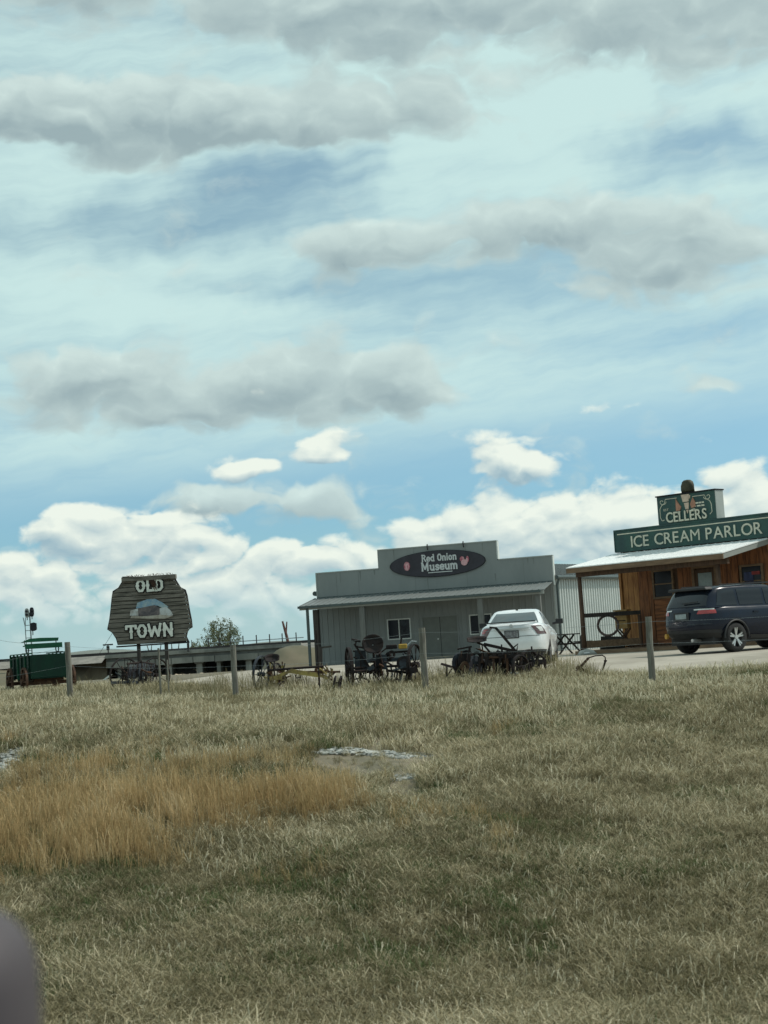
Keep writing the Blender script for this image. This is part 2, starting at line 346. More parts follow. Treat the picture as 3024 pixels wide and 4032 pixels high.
# ------------------------------------------------------------------ ground
PY = [-60, 2.2, 9, 12, 14.5, 26, 30, 34, 38, 46, 75, 95, 112, 3000]
PZ = [-.62, -.62, -1.95, -2.08, -1.85, -.52, -.37, -.27, -.02, .0, -.18, -.7, -1.2, -1.2]
def hgt(x, y):
    z = np.interp(y, PY, PZ)
    k = np.clip((np.asarray(y)-8)/6, 0, 1)*np.clip((30-np.asarray(y))/6, 0, 1)
    return z + .0 + k*(.07*np.sin(x*.55+.4*y) + .05*np.sin(1.3*x-.7*y+1) + .03*np.sin(2.9*x+2.1*y)) + np.clip((np.asarray(y)-22)/5, 0, 1)*np.clip((38-np.asarray(y))/6, 0, 1)*(.24*np.clip((-x-1.5)/5, 0, 1)+.18*np.clip((x-5.6)/3, 0, 1)) + k*np.where(np.asarray(y) > 20, .05*np.sin(.35*x+1.0), 0)
def hz(x, y): return float(hgt(np.float64(x), np.float64(y)))
def sheet(name, xs, ys, m, dz=0.0, mask=None):
    X, Y = np.meshgrid(xs, ys); Z = hgt(X, Y)+dz
    v = np.stack([X, Y, Z], -1).reshape(-1, 3); nx, ny = len(xs), len(ys)
    f = [(j*nx+i, j*nx+i+1, (j+1)*nx+i+1, (j+1)*nx+i) for j in range(ny-1) for i in range(nx-1) if mask is None or mask((xs[i]+xs[i+1])/2, (ys[j]+ys[j+1])/2)]
    me = bpy.data.meshes.new(name); me.from_pydata(v.tolist(), [], f); me.update(); me.materials.append(m)
    me.polygons.foreach_set('use_smooth', [True]*len(me.polygons))
    o = bpy.data.objects.new(name, me); C.objects.link(o); o['kind'] = 'structure'; return o
xs = np.concatenate([[-4000, -1500, -600, -250, -120, -80, -50, -30], np.arange(-22, 22.1, .5), [30, 50, 80, 120, 250, 600, 1500, 4000]])
ys = np.concatenate([[-300, -60, -20, -5], np.arange(2, 36.1, .5), np.arange(38, 130, 2), [150, 200, 300, 600, 1500, 3000, 6000]])
sheet('ground', xs, ys, m_soil)
def edge_y(x): return (35.4 if x < 3 else max(31.2, 35.4-(x-3)*.75)) + max(0, -x-4)*2.0 + .35*math.sin(x*.7) + .2*math.sin(x*2.3)
lx = np.arange(-14, 40.1, .5); ly = np.concatenate([np.arange(28, 46, .5), np.arange(46, 96, 2)])
def lotmask(x, y): return y > edge_y(x) and not (x < -6 and y < 36+(-6-x)*3.0)
sheet('gravel_lot', lx, ly, m_gravel, .012, lotmask)
sheet('road', np.array([-60, -20, 0, 20, 60.]), np.array([-7, -4, -1, 1.7]), m_ashp, .01)
sheet('dry_field', np.concatenate([np.arange(-60, -20, 5), np.arange(-20, -5, 1.)]), np.arange(44, 118, 2.), m_field, .02, lambda x, y: x < -6.5-(y-44)*.02)

# ------------------------------------------------------------------ grass
def blade_mat(name, ramp):
    m = bpy.data.materials.new(name); m.use_nodes = True; N = NT(m.node_tree); b = m.node_tree.nodes['Principled BSDF']
    a = N.n('ShaderNodeAttribute', attribute_type='INSTANCER', attribute_name='tint')
    bc = N.n('ShaderNodeAttribute', attribute_type='GEOMETRY', attribute_name='bc')
    f = N.m('ADD', N.m('MULTIPLY', a.outputs['Fac'], .62), N.m('MULTIPLY', bc.outputs['Fac'], .38))
    cr = N.n('ShaderNodeValToRGB'); N.l(f, cr.inputs[0]); e = cr.color_ramp.elements
    while len(e) < len(ramp): e.new(.5)
    for k, (p, c) in enumerate(ramp): e[k].position = p; e[k].color = (*c, 1)
    N.l(cr.outputs[0], b.inputs['Base Color']); b.inputs['Roughness'].default_value = .8; b.inputs['Specular IOR Level'].default_value = .2
    tr = N.n('ShaderNodeBsdfTranslucent'); N.l(cr.outputs[0], tr.inputs[0])
    ms = N.n('ShaderNodeMixShader'); ms.inputs[0].default_value = .25; N.l(b.outputs[0], ms.inputs[1]); N.l(tr.outputs[0], ms.inputs[2])
    N.l(ms.outputs[0], m.node_tree.nodes['Material Output'].inputs[0]); return m
def tuft(name, m, nb, h, spread, w, lean, curl, seed):
    r = random.Random(seed); vs = []; fs = []; cols = []
    for _ in range(nb):
        a = r.uniform(0, 6.283); rad = spread*math.sqrt(r.random()); x, y = rad*math.cos(a), rad*math.sin(a)
        d = r.uniform(0, 6.283); H = h*r.uniform(.45, 1.1); l = lean*r.uniform(.2, 1.4)*H; t = r.uniform(0, 6.283)
        ux, uy = math.cos(t)*w/2, math.sin(t)*w/2; c = r.random(); k = len(vs); cu = curl*r.uniform(-.3, 1)*H
        dx, dy = math.cos(d), math.sin(d); e = d+r.uniform(-1.2, 1.2)
        pts = [(x, y, 0, 1), (x+dx*l*.35, y+dy*l*.35, H*.55, .9), (x+dx*l*.8+math.cos(e)*cu*.4, y+dy*l*.8+math.sin(e)*cu*.4, H*.9, .7), (x+dx*l*1.15+math.cos(e)*cu, y+dy*l*1.15+math.sin(e)*cu, H*(1-.35*abs(cu)/max(H, .01)), .15)]
        for (px, py, pz, s) in pts: vs += [(px-ux*s, py-uy*s, pz), (px+ux*s, py+uy*s, pz)]
        for q in range(3): fs.append((k+2*q, k+2*q+1, k+2*q+3, k+2*q+2)); cols.append(c)
    me = bpy.data.meshes.new(name); me.from_pydata(vs, [], fs); me.update(); me.materials.append(m)
    at_ = me.attributes.new('bc', 'FLOAT', 'FACE'); at_.data.foreach_set('value', cols)
    return bpy.data.objects.new(name, me)
def scatter(name, label, tufts, pts, scl, tint, sx=None):
    col = bpy.data.collections.new(name+'_source')
    for t in tufts: col.objects.link(t)
    n = len(pts); me = bpy.data.meshes.new(name); me.from_pydata(pts.tolist(), [], []); me.update()
    a = me.attributes.new('vi', 'INT', 'POINT'); a.data.foreach_set('value', rng.integers(0, len(tufts), n).astype(np.int32))
    a = me.attributes.new('rot', 'FLOAT_VECTOR', 'POINT'); rv = np.zeros((n, 3), np.float32); rv[:, 2] = rng.uniform(0, 6.283, n); rv[:, 0] = rng.normal(0, .10, n); rv[:, 1] = rng.normal(0, .10, n)
    a.data.foreach_set('vector', rv.ravel())
    a = me.attributes.new('scl', 'FLOAT_VECTOR', 'POINT'); sv = np.repeat(scl[:, None], 3, 1).astype(np.float32)
    if sx is not None: sv[:, :2] *= sx
    a.data.foreach_set('vector', sv.ravel())
    a = me.attributes.new('tint', 'FLOAT', 'POINT'); a.data.foreach_set('value', tint.astype(np.float32))
    o = bpy.data.objects.new(name, me); C.objects.link(o); tag(o, label, 'grass', kind='stuff')
    g = bpy.data.node_groups.new(name, 'GeometryNodeTree'); g.is_modifier = True
    g.interface.new_socket('Geometry', in_out='INPUT', socket_type='NodeSocketGeometry'); g.interface.new_socket('Geometry', in_out='OUTPUT', socket_type='NodeSocketGeometry')
    N = NT(g); gi = N.n('NodeGroupInput'); go = N.n('NodeGroupOutput')
    ci = N.n('GeometryNodeCollectionInfo'); ci.inputs['Collection'].default_value = col; ci.inputs['Separate Children'].default_value = True; ci.inputs['Reset Children'].default_value = True
    ip = N.n('GeometryNodeInstanceOnPoints'); ip.inputs['Pick Instance'].default_value = True
    def na(nm, ty):
        nd = N.n('GeometryNodeInputNamedAttribute', data_type=ty); nd.inputs['Name'].default_value = nm; return nd.outputs['Attribute']
    er = N.n('FunctionNodeEulerToRotation'); N.l(na('rot', 'FLOAT_VECTOR'), er.inputs[0])
    N.l(gi.outputs[0], ip.inputs['Points']); N.l(ci.outputs[0], ip.inputs['Instance']); N.l(na('vi', 'INT'), ip.inputs['Instance Index'])
    N.l(er.outputs[0], ip.inputs['Rotation']); N.l(na('scl', 'FLOAT_VECTOR'), ip.inputs['Scale']); N.l(ip.outputs[0], go.inputs[0])
    o.modifiers.new('scatter', 'NODES').node_group = g
    return o
# smooth lattice noise for patches
def vnoise(x, y, s, seed):
    r = np.random.default_rng(seed); T = r.random((64, 64)); u, v = x*s+100, y*s+100
    i, j = np.floor(u).astype(int), np.floor(v).astype(int); a, b = u-i, v-j; a = a*a*(3-2*a); b = b*b*(3-2*b)
    g = lambda p, q: T[p % 64, q % 64]
    return (g(i, j)*(1-a)+g(i+1, j)*a)*(1-b) + (g(i, j+1)*(1-a)+g(i+1, j+1)*a)*b
def fb(x, y, s, seed): return (vnoise(x, y, s, seed)*.55 + vnoise(x, y, s*2.1, seed+1)*.3 + vnoise(x, y, s*4.7, seed+2)*.15)
def proj_px(x, y):                                           # where the ground point falls, for following the patches seen in the field
    z = hgt(x, y)-CAMZ; I = CM.transposed()
    qx = I[0][0]*x+I[0][1]*y+I[0][2]*z; qy = I[1][0]*x+I[1][1]*y+I[1][2]*z; qz = I[2][0]*x+I[2][1]*y+I[2][2]*z
    return 1512-FPX*qx/qz, 2016+FPX*qy/qz
def orange_mask(x, y):                                       # the rusty weed patch on the left of the ditch bank
    cx, cy = -4.3, 20.2
    ex = 1.2*np.exp(-(np.abs(x-cx-(y-cy)*.10)/3.0)**2.2 - (np.abs(y-cy)/(2.6+.45*np.clip(-x-2.5, 0, 3)))**2.2) + .62*np.exp(-((x+1.15)/.75)**2-((y-19.6)/.7)**2)
    return ex + (fb(x, y, .9, 31)-.5)*1.5
def field_points(dens, y0, y1):
    out = []
    for ya in np.arange(y0, y1, 1.0):
        hw = ya*.275+2.6; d = dens(ya) if callable(dens) else dens
        n = int(2*hw*d); out.append(np.stack([rng.uniform(-hw, hw, n), rng.uniform(ya, ya+1, n)], 1))
    return np.concatenate(out)
straw = [(0, (.085, .078, .036)), (.25, (.17, .152, .080)), (.48, (.33, .290, .178)), (.75, (.64, .575, .405)), (1, (.88, .81, .62))]
orange = [(0, (.20, .155, .078)), (.35, (.36, .258, .125)), (.65, (.50, .37, .19)), (1, (.68, .56, .36))]
greenr = [(0, (.045, .080, .026)), (.5, (.09, .135, .05)), (1, (.19, .225, .10))]
m_straw, m_orange, m_gr = blade_mat('dry_grass_blades', straw), blade_mat('rusty_weed_blades', orange), blade_mat('green_grass_blades', greenr)
T_dry = [tuft('dry_tuft', m_straw, 26, .17, .11, .0075, .75, .75, k) for k in range(7)]
T_seed = [tuft('seed_tuft', m_straw, 6, .26, .12, .0135, .32, .45, 20+k) for k in range(5)]
T_or = [tuft('rusty_tuft', m_orange, 20, .46, .13, .0075, .22, .12, 40+k) for k in range(5)]
T_gr = [tuft('green_tuft', m_gr, 30, .15, .11, .006, .5, .3, 60+k) for k in range(4)]

def ground_at(px, py):
    for Y in np.arange(9, 120, .1):
        p = at(px, py, Y)
        if p.z <= hz(p.x, p.y): return p
    return at(px, py, 120)
RUB = [(1480, 2972, 1.0, .30, 420), (1590, 3066, .26, .14, 80), (30, 2990, .25, .8, 200)]
BARE = []
for px, py, rx, ry, n in RUB: g = ground_at(px, py); BARE.append((g.x, g.y-.75, rx, ry+.85))
P = field_points(lambda y: 190 if y < 18 else 125, 9.5, 47); x, y = P[:, 0], P[:, 1]
om = orange_mask(x, y); big = fb(x, y, .35, 3); sm_ = fb(x, y, 1.7, 9)
keep = ((om < .62+rng.normal(0, .22, len(x))) | (rng.random(len(x)) < .48)) & (rng.random(len(x)) < np.clip(.35+1.5*fb(x, y, .9, 14), .25, 1)) & (y < np.array([edge_y(a) for a in x])+rng.normal(0, .25, len(x)))
track = np.exp(-((y-23.9-.05*x)/.6)**2)*np.clip((x*-.6+2.4), 0, 1)                     # worn strip across the field on the left
keep &= rng.random(len(x)) > track*.9
def bare(x, y):                                              # ground kept open round the rubble
    r = np.full(len(x), 9.0)
    for gx, gy, rx, ry in BARE: r = np.minimum(r, ((x-gx)/rx)**2+((y-gy)/ry)**2)
    return r
inb = bare(x, y) < 1
keep &= (bare(x, y) > rng.uniform(.7, 1.3, len(x))) | (rng.random(len(x)) < .30)
x, y, big, sm_, om, inb = x[keep], y[keep], big[keep], sm_[keep], om[keep], inb[keep]
z = hgt(x, y)-.01
tint = np.clip(.09+.65*(sm_-.25)+.62*(big-.3)+rng.normal(0, .17, len(x)), 0, 1)
scl = (.55+.7*big+.35*sm_)*rng.uniform(.7, 1.2, len(x))*np.where(y > 25, .95, 1.0)*np.where(inb, .42, 1.0)
scatter('dry_grass', 'matted dry straw-coloured grass over the whole field', T_dry, np.stack([x, y, z], 1), scl, tint)

P = field_points(lambda y: 85 if y < 18 else 70, 9.5, 46); x, y = P[:, 0], P[:, 1]
pn = fb(x, y, .55, 22); ey = np.array([edge_y(a) for a in x])
keep = (bare(x, y) > 1.0) & ((pn > .40) | ((y > 25) & (pn > .36))) & (orange_mask(x, y) < .6) & (y < ey+.5+rng.normal(0, .3, len(x)))
x, y, pn = x[keep], y[keep], pn[keep]
scatter('seeded_grass', 'pale seeded grass standing above the matted grass', T_seed, np.stack([x, y, hgt(x, y)-.01], 1), rng.uniform(.55, 1.1, len(x))*np.where(y > 25, .95, np.where(y < 17, .68, .8)), np.clip(rng.normal(.82, .16, len(x)), 0, 1))

P = field_points(70, 14.5, 25.0); x, y = P[:, 0], P[:, 1]; om = orange_mask(x, y)
keep = (bare(x, y) > 1) & (x < 3) & (om > .25) & (rng.random(len(x)) < np.clip((om-.25)*1.3, 0, 1)); x, y, om = x[keep], y[keep], om[keep]
scatter('rusty_weeds', 'rust-orange tall dry weeds on the left of the ditch bank', T_or, np.stack([x, y, hgt(x, y)-.01], 1), np.clip(.25+.75*om, .3, 1.05)*rng.uniform(.65, 1.15, len(x)), np.clip(.5+(fb(x, y, 1.1, 51)-.5)*1.1+rng.normal(0, .14, len(x)), 0, 1))

P = field_points(lambda y: 70 if y < 22 else 40, 9.5, 33); x, y = P[:, 0], P[:, 1]; gm = fb(x, y, .42, 77)
keep = (bare(x, y) > 1) & (gm > .47) & (y < np.array([edge_y(a) for a in x])); x, y, gm = x[keep], y[keep], gm[keep]
scatter('green_grass', 'short new green grass showing between the dry stalks', T_gr, np.stack([x, y, hgt(x, y)-.01], 1), rng.uniform(.6, 1.2, len(x)), np.clip(rng.normal(.45, .2, len(x)), 0, 1))

def rubble(name, label, cx, cy, rx, ry, n, s0, s1, m):
    mb = MB(); r = random.Random(int(cx*31+cy*7))
    for _ in range(n):
        a = r.uniform(0, 6.283); q = math.sqrt(r.random()); x, y = cx+rx*q*math.cos(a), cy+ry*q*math.sin(a); s = r.uniform(s0, s1)
        E_ = Euler((r.uniform(0, 6), r.uniform(0, 6), r.uniform(0, 6))).to_matrix()
        ring = [Vector((math.cos(k*1.047)*r.uniform(.7, 1.1), math.sin(k*1.047)*r.uniform(.7, 1.1), r.uniform(-.15, .15))) for k in range(6)]
        vs = ring+[Vector((r.uniform(-.2, .2), r.uniform(-.2, .2), .6)), Vector((0, 0, -.6))]
        vs = [E_ @ (v*s) for v in vs]; vs = [Vector((v.x*1.5, v.y, v.z*.55)) + Vector((x, y, hz(x, y)+s*.25)) for v in vs]
        mb.add(vs, [(k, (k+1) % 6, 6) for k in range(6)] + [((k+1) % 6, k, 7) for k in range(6)])
    o = mb.build(name, m); tag(o, label, 'rubble', kind='stuff'); return o
for (px, py, rx, ry, n), lb in zip(RUB, ('long strip of pale broken rubble in the field below the fence', 'small pale rubble spot in the field below the longer strip', 'heap of pale rubble at the left edge of the field')):
    g = ground_at(px, py); rubble('pale_rubble', lb, g.x, g.y, rx, ry, n, .010, .055, m_paleRock)
T_wd = [tuft('weed_tuft', m_straw, 14, .5, .16, .008, .35, .2, 80+k) for k in range(4)]
P = field_points(16, 31.5, 37.5); x, y = P[:, 0], P[:, 1]
keep = (x > -8.5) & (x < 4.6) & (fb(x, y, 1.1, 91) > .47); x, y = x[keep], y[keep]
scatter('weed_stems', 'taller grey-brown weed stems growing among the farm machines', T_wd, np.stack([x, y, hgt(x, y)-.01], 1), rng.uniform(.5, 1.05, len(x)), np.clip(rng.normal(.22, .16, len(x)), 0, 1))

# ------------------------------------------------------------------ railway line far behind
YB = 120.0
def emb(name, x0, x1, label=None):
    mb = MB(); zt = 1.0
    prof = [(YB-16, -1.25), (YB-4.5, .35), (YB-.2, zt-.1), (YB+4, zt-.1), (YB+10, -1.25)]
    n = 30; vs = []
    for i in range(n+1):
        x = x1-(x1-x0)*(1-i/n)**3 if x1 < 0 else x0+(x1-x0)*(i/n)**3
        t_ = min(1, max(.12, min(abs(x-xb0), abs(x-xb1))/9)) if name else 1
        for (yy, zz) in [(YB+(q_[0]-YB)*(t_ if q_[0] < YB-3 else 1), q_[1]) for q_ in prof]: vs.append((x, yy+.25*math.sin(x*.9+yy), zz+(.06*math.sin(x*1.7+yy*3) if -1 < zz < .8 else 0)))
    k = len(prof)
    mb.add(vs, [(i*k+j, (i+1)*k+j, (i+1)*k+j+1, i*k+j+1) for i in range(n) for j in range(k-1)] + [tuple(range(k))[::-1], tuple(n*k+j for j in range(k))])
    o = mb.build(name, m_field); o['kind'] = 'structure'
    b = MB().add([(x0, YB-3.2, .52), (x1, YB-3.2, .52), (x1, YB-.9, zt+.06), (x0, YB-.9, zt+.06), (x0, YB+2.5, zt+.06), (x1, YB+2.5, zt+.06)], [(0, 1, 2, 3), (3, 2, 5, 4)]).build('ballast_bed', m_ballast, o)
    r = MB().span(x0, x1, YB-.5, YB-.38, zt+.07, zt+.28).build('rail', m_rail, o)
    r = MB().span(x0, x1, YB+.95, YB+1.07, zt+.07, zt+.28).build('rail', m_rail, o)
    return o
xb0, xb1 = at(430, 2600, YB).x, at(1192, 2560, YB).x
emb('railway_embankment', -300, xb0); emb('railway_embankment', xb1, 200)
br = thing('railway_bridge', 'long low concrete railway bridge with dark openings behind the wooden sign', 'bridge', ((xb0+xb1)/2, YB, -1.2))
hw = (xb1-xb0)/2
MB().span(-hw, hw, -1.6, 2.5, 2.02, 2.30).build('deck_slab', m_conc, br)
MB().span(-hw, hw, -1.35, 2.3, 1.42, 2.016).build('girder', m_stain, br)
seg = 9
for k in range(seg):
    a, b = -hw+2*hw*k/seg+.03, -hw+2*hw*(k+1)/seg-.03
    MB().span(a, b, -1.5, -1.354, 1.28+.02*math.sin(k*5), 1.74).build('girder_panel', m_conc, br)
MB().span(-hw, hw, -.62, -.5, 2.304, 2.46).build('rail', m_rail, br); MB().span(-hw, hw, .9, 1.02, 2.304, 2.46).build('rail', m_rail, br)
for px in (480, 575, 672, 792, 868, 985, 1056, 1150):
    lx_ = at(px, 2620, YB).x-br.location.x; w = .28 if px in (868, 480) else .45
    p = MB().span(lx_-w/2, lx_+w/2, -1.2, 2.0, -.1, 1.20).build('pier', m_conc, br)
    MB().span(lx_-w/2-.12, lx_+w/2+.12, -1.3, 2.1, 1.203, 1.278).build('pier_cap', m_conc, p)
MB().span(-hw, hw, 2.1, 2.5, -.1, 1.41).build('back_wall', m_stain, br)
# handrail along the far edge of the bridge
for px in (820, 865, 907, 957, 1010, 1062, 1112, 1167):
    p = at(px, 2530, YB+2.2); lx_ = p.x-br.location.x
    MB().tube([(lx_, 2.3, 2.29), (lx_, 2.3, 3.15)], .045, 6).build('railing_post', m_rail, br)
x0_, x1_ = at(820, 2530, YB).x-br.location.x, hw
MB().tube([(x0_, 2.3, 2.72), (x1_, 2.3, 2.72)], .035, 6).build('handrail', m_galp, br)
g = ground_at(1130, 2610)
tb = MB(); gx = at(1140, 2600, 111).x
def bank(u, v):
    x, y = -5.5+11*u, -7+11*v; r = (x/(2.1 if x < 0 else 4.5))**2+(y/4.5)**2
    return (gx+x, 112+y, -1.45+2.35*math.exp(-r**1.3)+.05*math.sin(x*3+y*2))
tb.grid(bank, 34, 26)
o = tb.build('earth_bank', m_field, smooth=True); o['kind'] = 'structure'
mb = MB(); hx = np.linspace(-900, 1400, 60)
for i in range(59): pass
mb.grid(lambda u, v: (-900+2300*u, 2600+400*v, -1.2+v*(16+10*math.sin(u*19)+6*math.sin(u*47+1))*(1 if u > .25 else .4+u*2.4)), 90, 2)
o = mb.build('hills', m_hill, smooth=True); o['kind'] = 'structure'

# trees far behind the line
def tree(name, label, base, H, Wd, seed, leaves, lsize, group=None):
    r = random.Random(seed); root = thing(name, label, 'tree', base, 0, group); tr = MB(); tips = []
    def grow(p, d, L, rad, lev):
        n = 4; pts = [p]; rs = [rad]; q = p.copy(); dd = d.copy()
        for i in range(n):
            dd = (dd + Vector((r.gauss(0, .13), r.gauss(0, .13), r.gauss(.04, .08)))).normalized(); q = q+dd*L/n
            pts.append(q.copy()); rs.append(rad*(1-.55*(i+1)/n))
            if lev >= 3: tips.append(q.copy())
        tr.tube(pts, rs, 5 if lev < 2 else 4, cap=False)
        if lev < 5:
            for k in range(r.choice((3, 3, 4)) if lev < 3 else 2):
                sp = .62 if lev == 0 else .5
                nd = (dd + Vector((r.gauss(0, sp), r.gauss(0, sp), r.gauss(.05, .25)))).normalized()
                i = r.choice((2, 3, 4)) if lev else r.choice((3, 4)); grow(pts[i], nd, L*r.uniform(.62, .85), rs[i]*.72, lev+1)
    tr.tube([Vector((0, 0, 0)), Vector((.02*H, 0, .10*H)), Vector((0, 0, .20*H))], [H*.045, H*.036, H*.03], 7, cap=False)
    for k in range(13):
        pl_ = R(6+62*(k/12)**.8); a = k*2.4+r.uniform(-.3, .3)
        grow(Vector((0, 0, H*r.uniform(.12, .19))), Vector((math.sin(pl_)*math.cos(a), math.sin(pl_)*math.sin(a), math.cos(pl_))), H*.36, H*.017, 2)
    zs = max(v[2] for v in tr.v); xs_ = sorted(abs(v[0]) for v in tr.v)[int(len(tr.v)*.99)]; sz, sx = H/zs, Wd/2/xs_
    tr.v = [(v[0]*sx, v[1]*sx, v[2]*sz) for v in tr.v]
    def dome(v):
        q = Vector((v[0]/(Wd/2), v[1]/(Wd/2), (v[2]-.52*H)/(.48*H))); r_ = q.length
        if r_ <= .8: return v
        q = q/r_*(.8+.2*(1-math.exp(-(r_-.8)*3))); return (q.x*Wd/2, q.y*Wd/2, max(0, q.z*.48*H+.52*H))
    tr.v = [dome(v) for v in tr.v]
    tr.build('trunk', m_bark, root)
    cr = MB()
    for _ in range(leaves):
        t_ = r.choice(tips); c = Vector(dome((t_.x*sx, t_.y*sx, t_.z*sz))) + Vector((r.gauss(0, .09), r.gauss(0, .09), r.gauss(0, .09)))*H/5
        E_ = Euler((r.uniform(0, 6), r.uniform(0, 6), r.uniform(0, 6))).to_matrix(); s = lsize*r.uniform(.5, 1.3)
        cr.add([E_ @ Vector(v)*s + c for v in ((-.5, 0, 0), (0, -.32, .05), (.5, 0, 0), (0, .32, .05))], [(0, 1, 2, 3)])
    cr.build('crown', m_leaf, root); return root
m_leaf = mat('spring_leaf', (.10, .125, .055), .8, .4, 1.5, col2=(.16, .17, .09))
p = at(868, 2500, 172); tree('broad_tree', 'round-crowned tree in thin spring leaf behind the railway bridge', (p.x, 172, -1.2), 6.2, 5.2, 5, 5200, .16)
p = at(778, 2500, 168); tree('small_tree', 'small scrubby tree left of the round-crowned tree', (p.x, 168, -1.2), 3.9, 2.8, 9, 1500, .14)
# leaning forked snag
p0, p1 = at(1137, 2520, 126), at(1112, 2446, 126); p0.z = .8
sn = MB().tube([(0, 0, 0), ((p1.x-p0.x)*.45, 0, (p1.z-p0.z)*.5), (p1.x-p0.x, 0, p1.z-p0.z)], [.14, .12, .08], 7).build('forked_snag', m_redpost, loc=p0)
tag(sn, 'reddish forked dead trunk leaning beside the bridge railing', 'snag')
p2 = at(1129, 2448, 126)-p0; b0 = Vector(((p1.x-p0.x)*.45, 0, (p1.z-p0.z)*.5)); MB().tube([b0, (p2.x, .1, p2.z)], [.08, .05], 6).build('branch', m_redpost, sn)
STK = ['crooked stick leaning left between the two posts of the wooden sign', 'crooked stick leaning right, leftmost pair between the sign posts', 'slanted crooked stick just left of the right sign post', 'short upright stick just right of the right sign post', 'slanted crooked stick below the lower right corner of the wooden sign', 'upright stick between the wooden sign and the small scrubby tree']
# little fence of crooked sticks under the wooden sign
for i, (pa, pb) in enumerate((((585, 2556), (578, 2538)), ((588, 2556), (597, 2541)), ((622, 2554), (634, 2537)), ((672, 2550), (675, 2532)), ((695, 2548), (705, 2530)), ((752, 2545), (754, 2520)))):
    a, b = at(*pa, 126), at(*pb, 126); a.z = .85
    o = MB().tube([(0, 0, 0), (b-a)*.5+Vector((.05, 0, 0)), b-a], [.06, .05, .03], 5).build('crooked_stick', m_bark, loc=a)
    tag(o, STK[i], 'stick', 'sticks above the railway')
# small road sign far behind
p = at(426, 2560, 128); p.z = .85
o = thing('far_sign', 'tiny T-shaped sign above the railway left of the wooden sign', 'sign', p)
h = at(426, 2540, 128).z-p.z
MB().tube([(0, 0, 0), (0, 0, h)], .05, 6).build('post', m_rail, o); MB().span(-.42, .42, -.03, .03, h-.03, h+.09).build('crossbar', m_rail, o); MB().span(-.13, .13, -.075, -.035, h-.42, h-.08).build('plate', m_rail, o)

# railway signal
p = at(118, 2560, 116); p.z = -.55
sg = thing('railway_signal', 'railway signal mast with ladder and three oval heads at the left', 'signal', p)
def sl_(px, py): q = at(px, py, 116); return Vector((q.x-p.x, 0, q.z-p.z))
lad0, lad1 = sl_(97, 2420), sl_(117, 2428)
MB().tube([(lad0.x+.1, 0, 0), (lad0.x, 0, lad0.z-.9), (lad0.x-.12, 0, sl_(88, 2432).z)], .035, 6).build('ladder_rail', m_galp, sg)
MB().tube([(lad0.x+.02, 0, lad0.z-.9), (lad0.x+.05, 0, sl_(97, 2432).z)], .03, 6).build('ladder_rail', m_galp, sg)
MB().tube([(lad1.x+.10, 0, 0), (lad1.x, 0, lad1.z+.3)], .055, 8).build('mast', m_galp, sg)
for py in (2462, 2483, 2512, 2562):
    z = sl_(110, py).z; MB().tube([(lad0.x+.02, 0, z), (lad1.x+.04, 0, z)], .025, 6).build('rung', m_galp, sg)
def head(px, py, w, h, m, th=.12):
    c = sl_(px, py); poly = []
    for k in range(24):
        a = 2*math.pi*k/24; poly.append((c.x+w/2*math.copysign(abs(math.cos(a))**.75, math.cos(a)), c.z+h/2*math.copysign(abs(math.sin(a))**.75, math.sin(a))))
    o = MB().prism(poly, -th, 0).build('signal_head', m, sg)
    hd = MB()
    for q in (.2, -.2): hd.disc((c.x, c.z+q*h*.9), .09, -th-.16, -th-.003, 10)
    hd.build('hood', m_sig, o); MB().box((c.x, -th/2, c.z-h*.62), (.07, .06, h*.28)).build('bracket', m_galp, o)
    return o
tag(head(107, 2414, .32, .72, m_sigs), 'pale grey oval signal head'); head(126, 2410, .32, .72, m_sig)
c = sl_(132, 2468)
o = MB().prism([(c.x-.24, c.z-.2), (c.x-.1, c.z-.32), (c.x+.1, c.z-.32), (c.x+.26, c.z-.22), (c.x+.25, c.z+.26), (c.x+.05, c.z+.33), (c.x-.2, c.z+.28)], -.16, 0).build('signal_head', m_sig, sg)
MB().box((c.x-.06, -.05, c.z-.46), (.07, .06, .34)).build('bracket', m_galp, o)
# wires
def wire(name, label, a, b, sag, r, m=m_black):
    a, b = Vector(a), Vector(b); pts = [a.lerp(b, k/10)+Vector((0, 0, -sag*4*(k/10)*(1-k/10))) for k in range(11)]
    o = MB().tube(pts, r, 5).build(name, m); tag(o, label, 'wire'); return o
wire('slack_wire', 'thin slack wire running to the railway signal from the left', at(-120, 2478, 116), at(95, 2532, 116), .25, .012, m_galp)
wire('guy_wire', 'thin slanting guy wire left of the wooden sign', at(386, 2582, 121), at(452, 2478, 121), 0, .015)

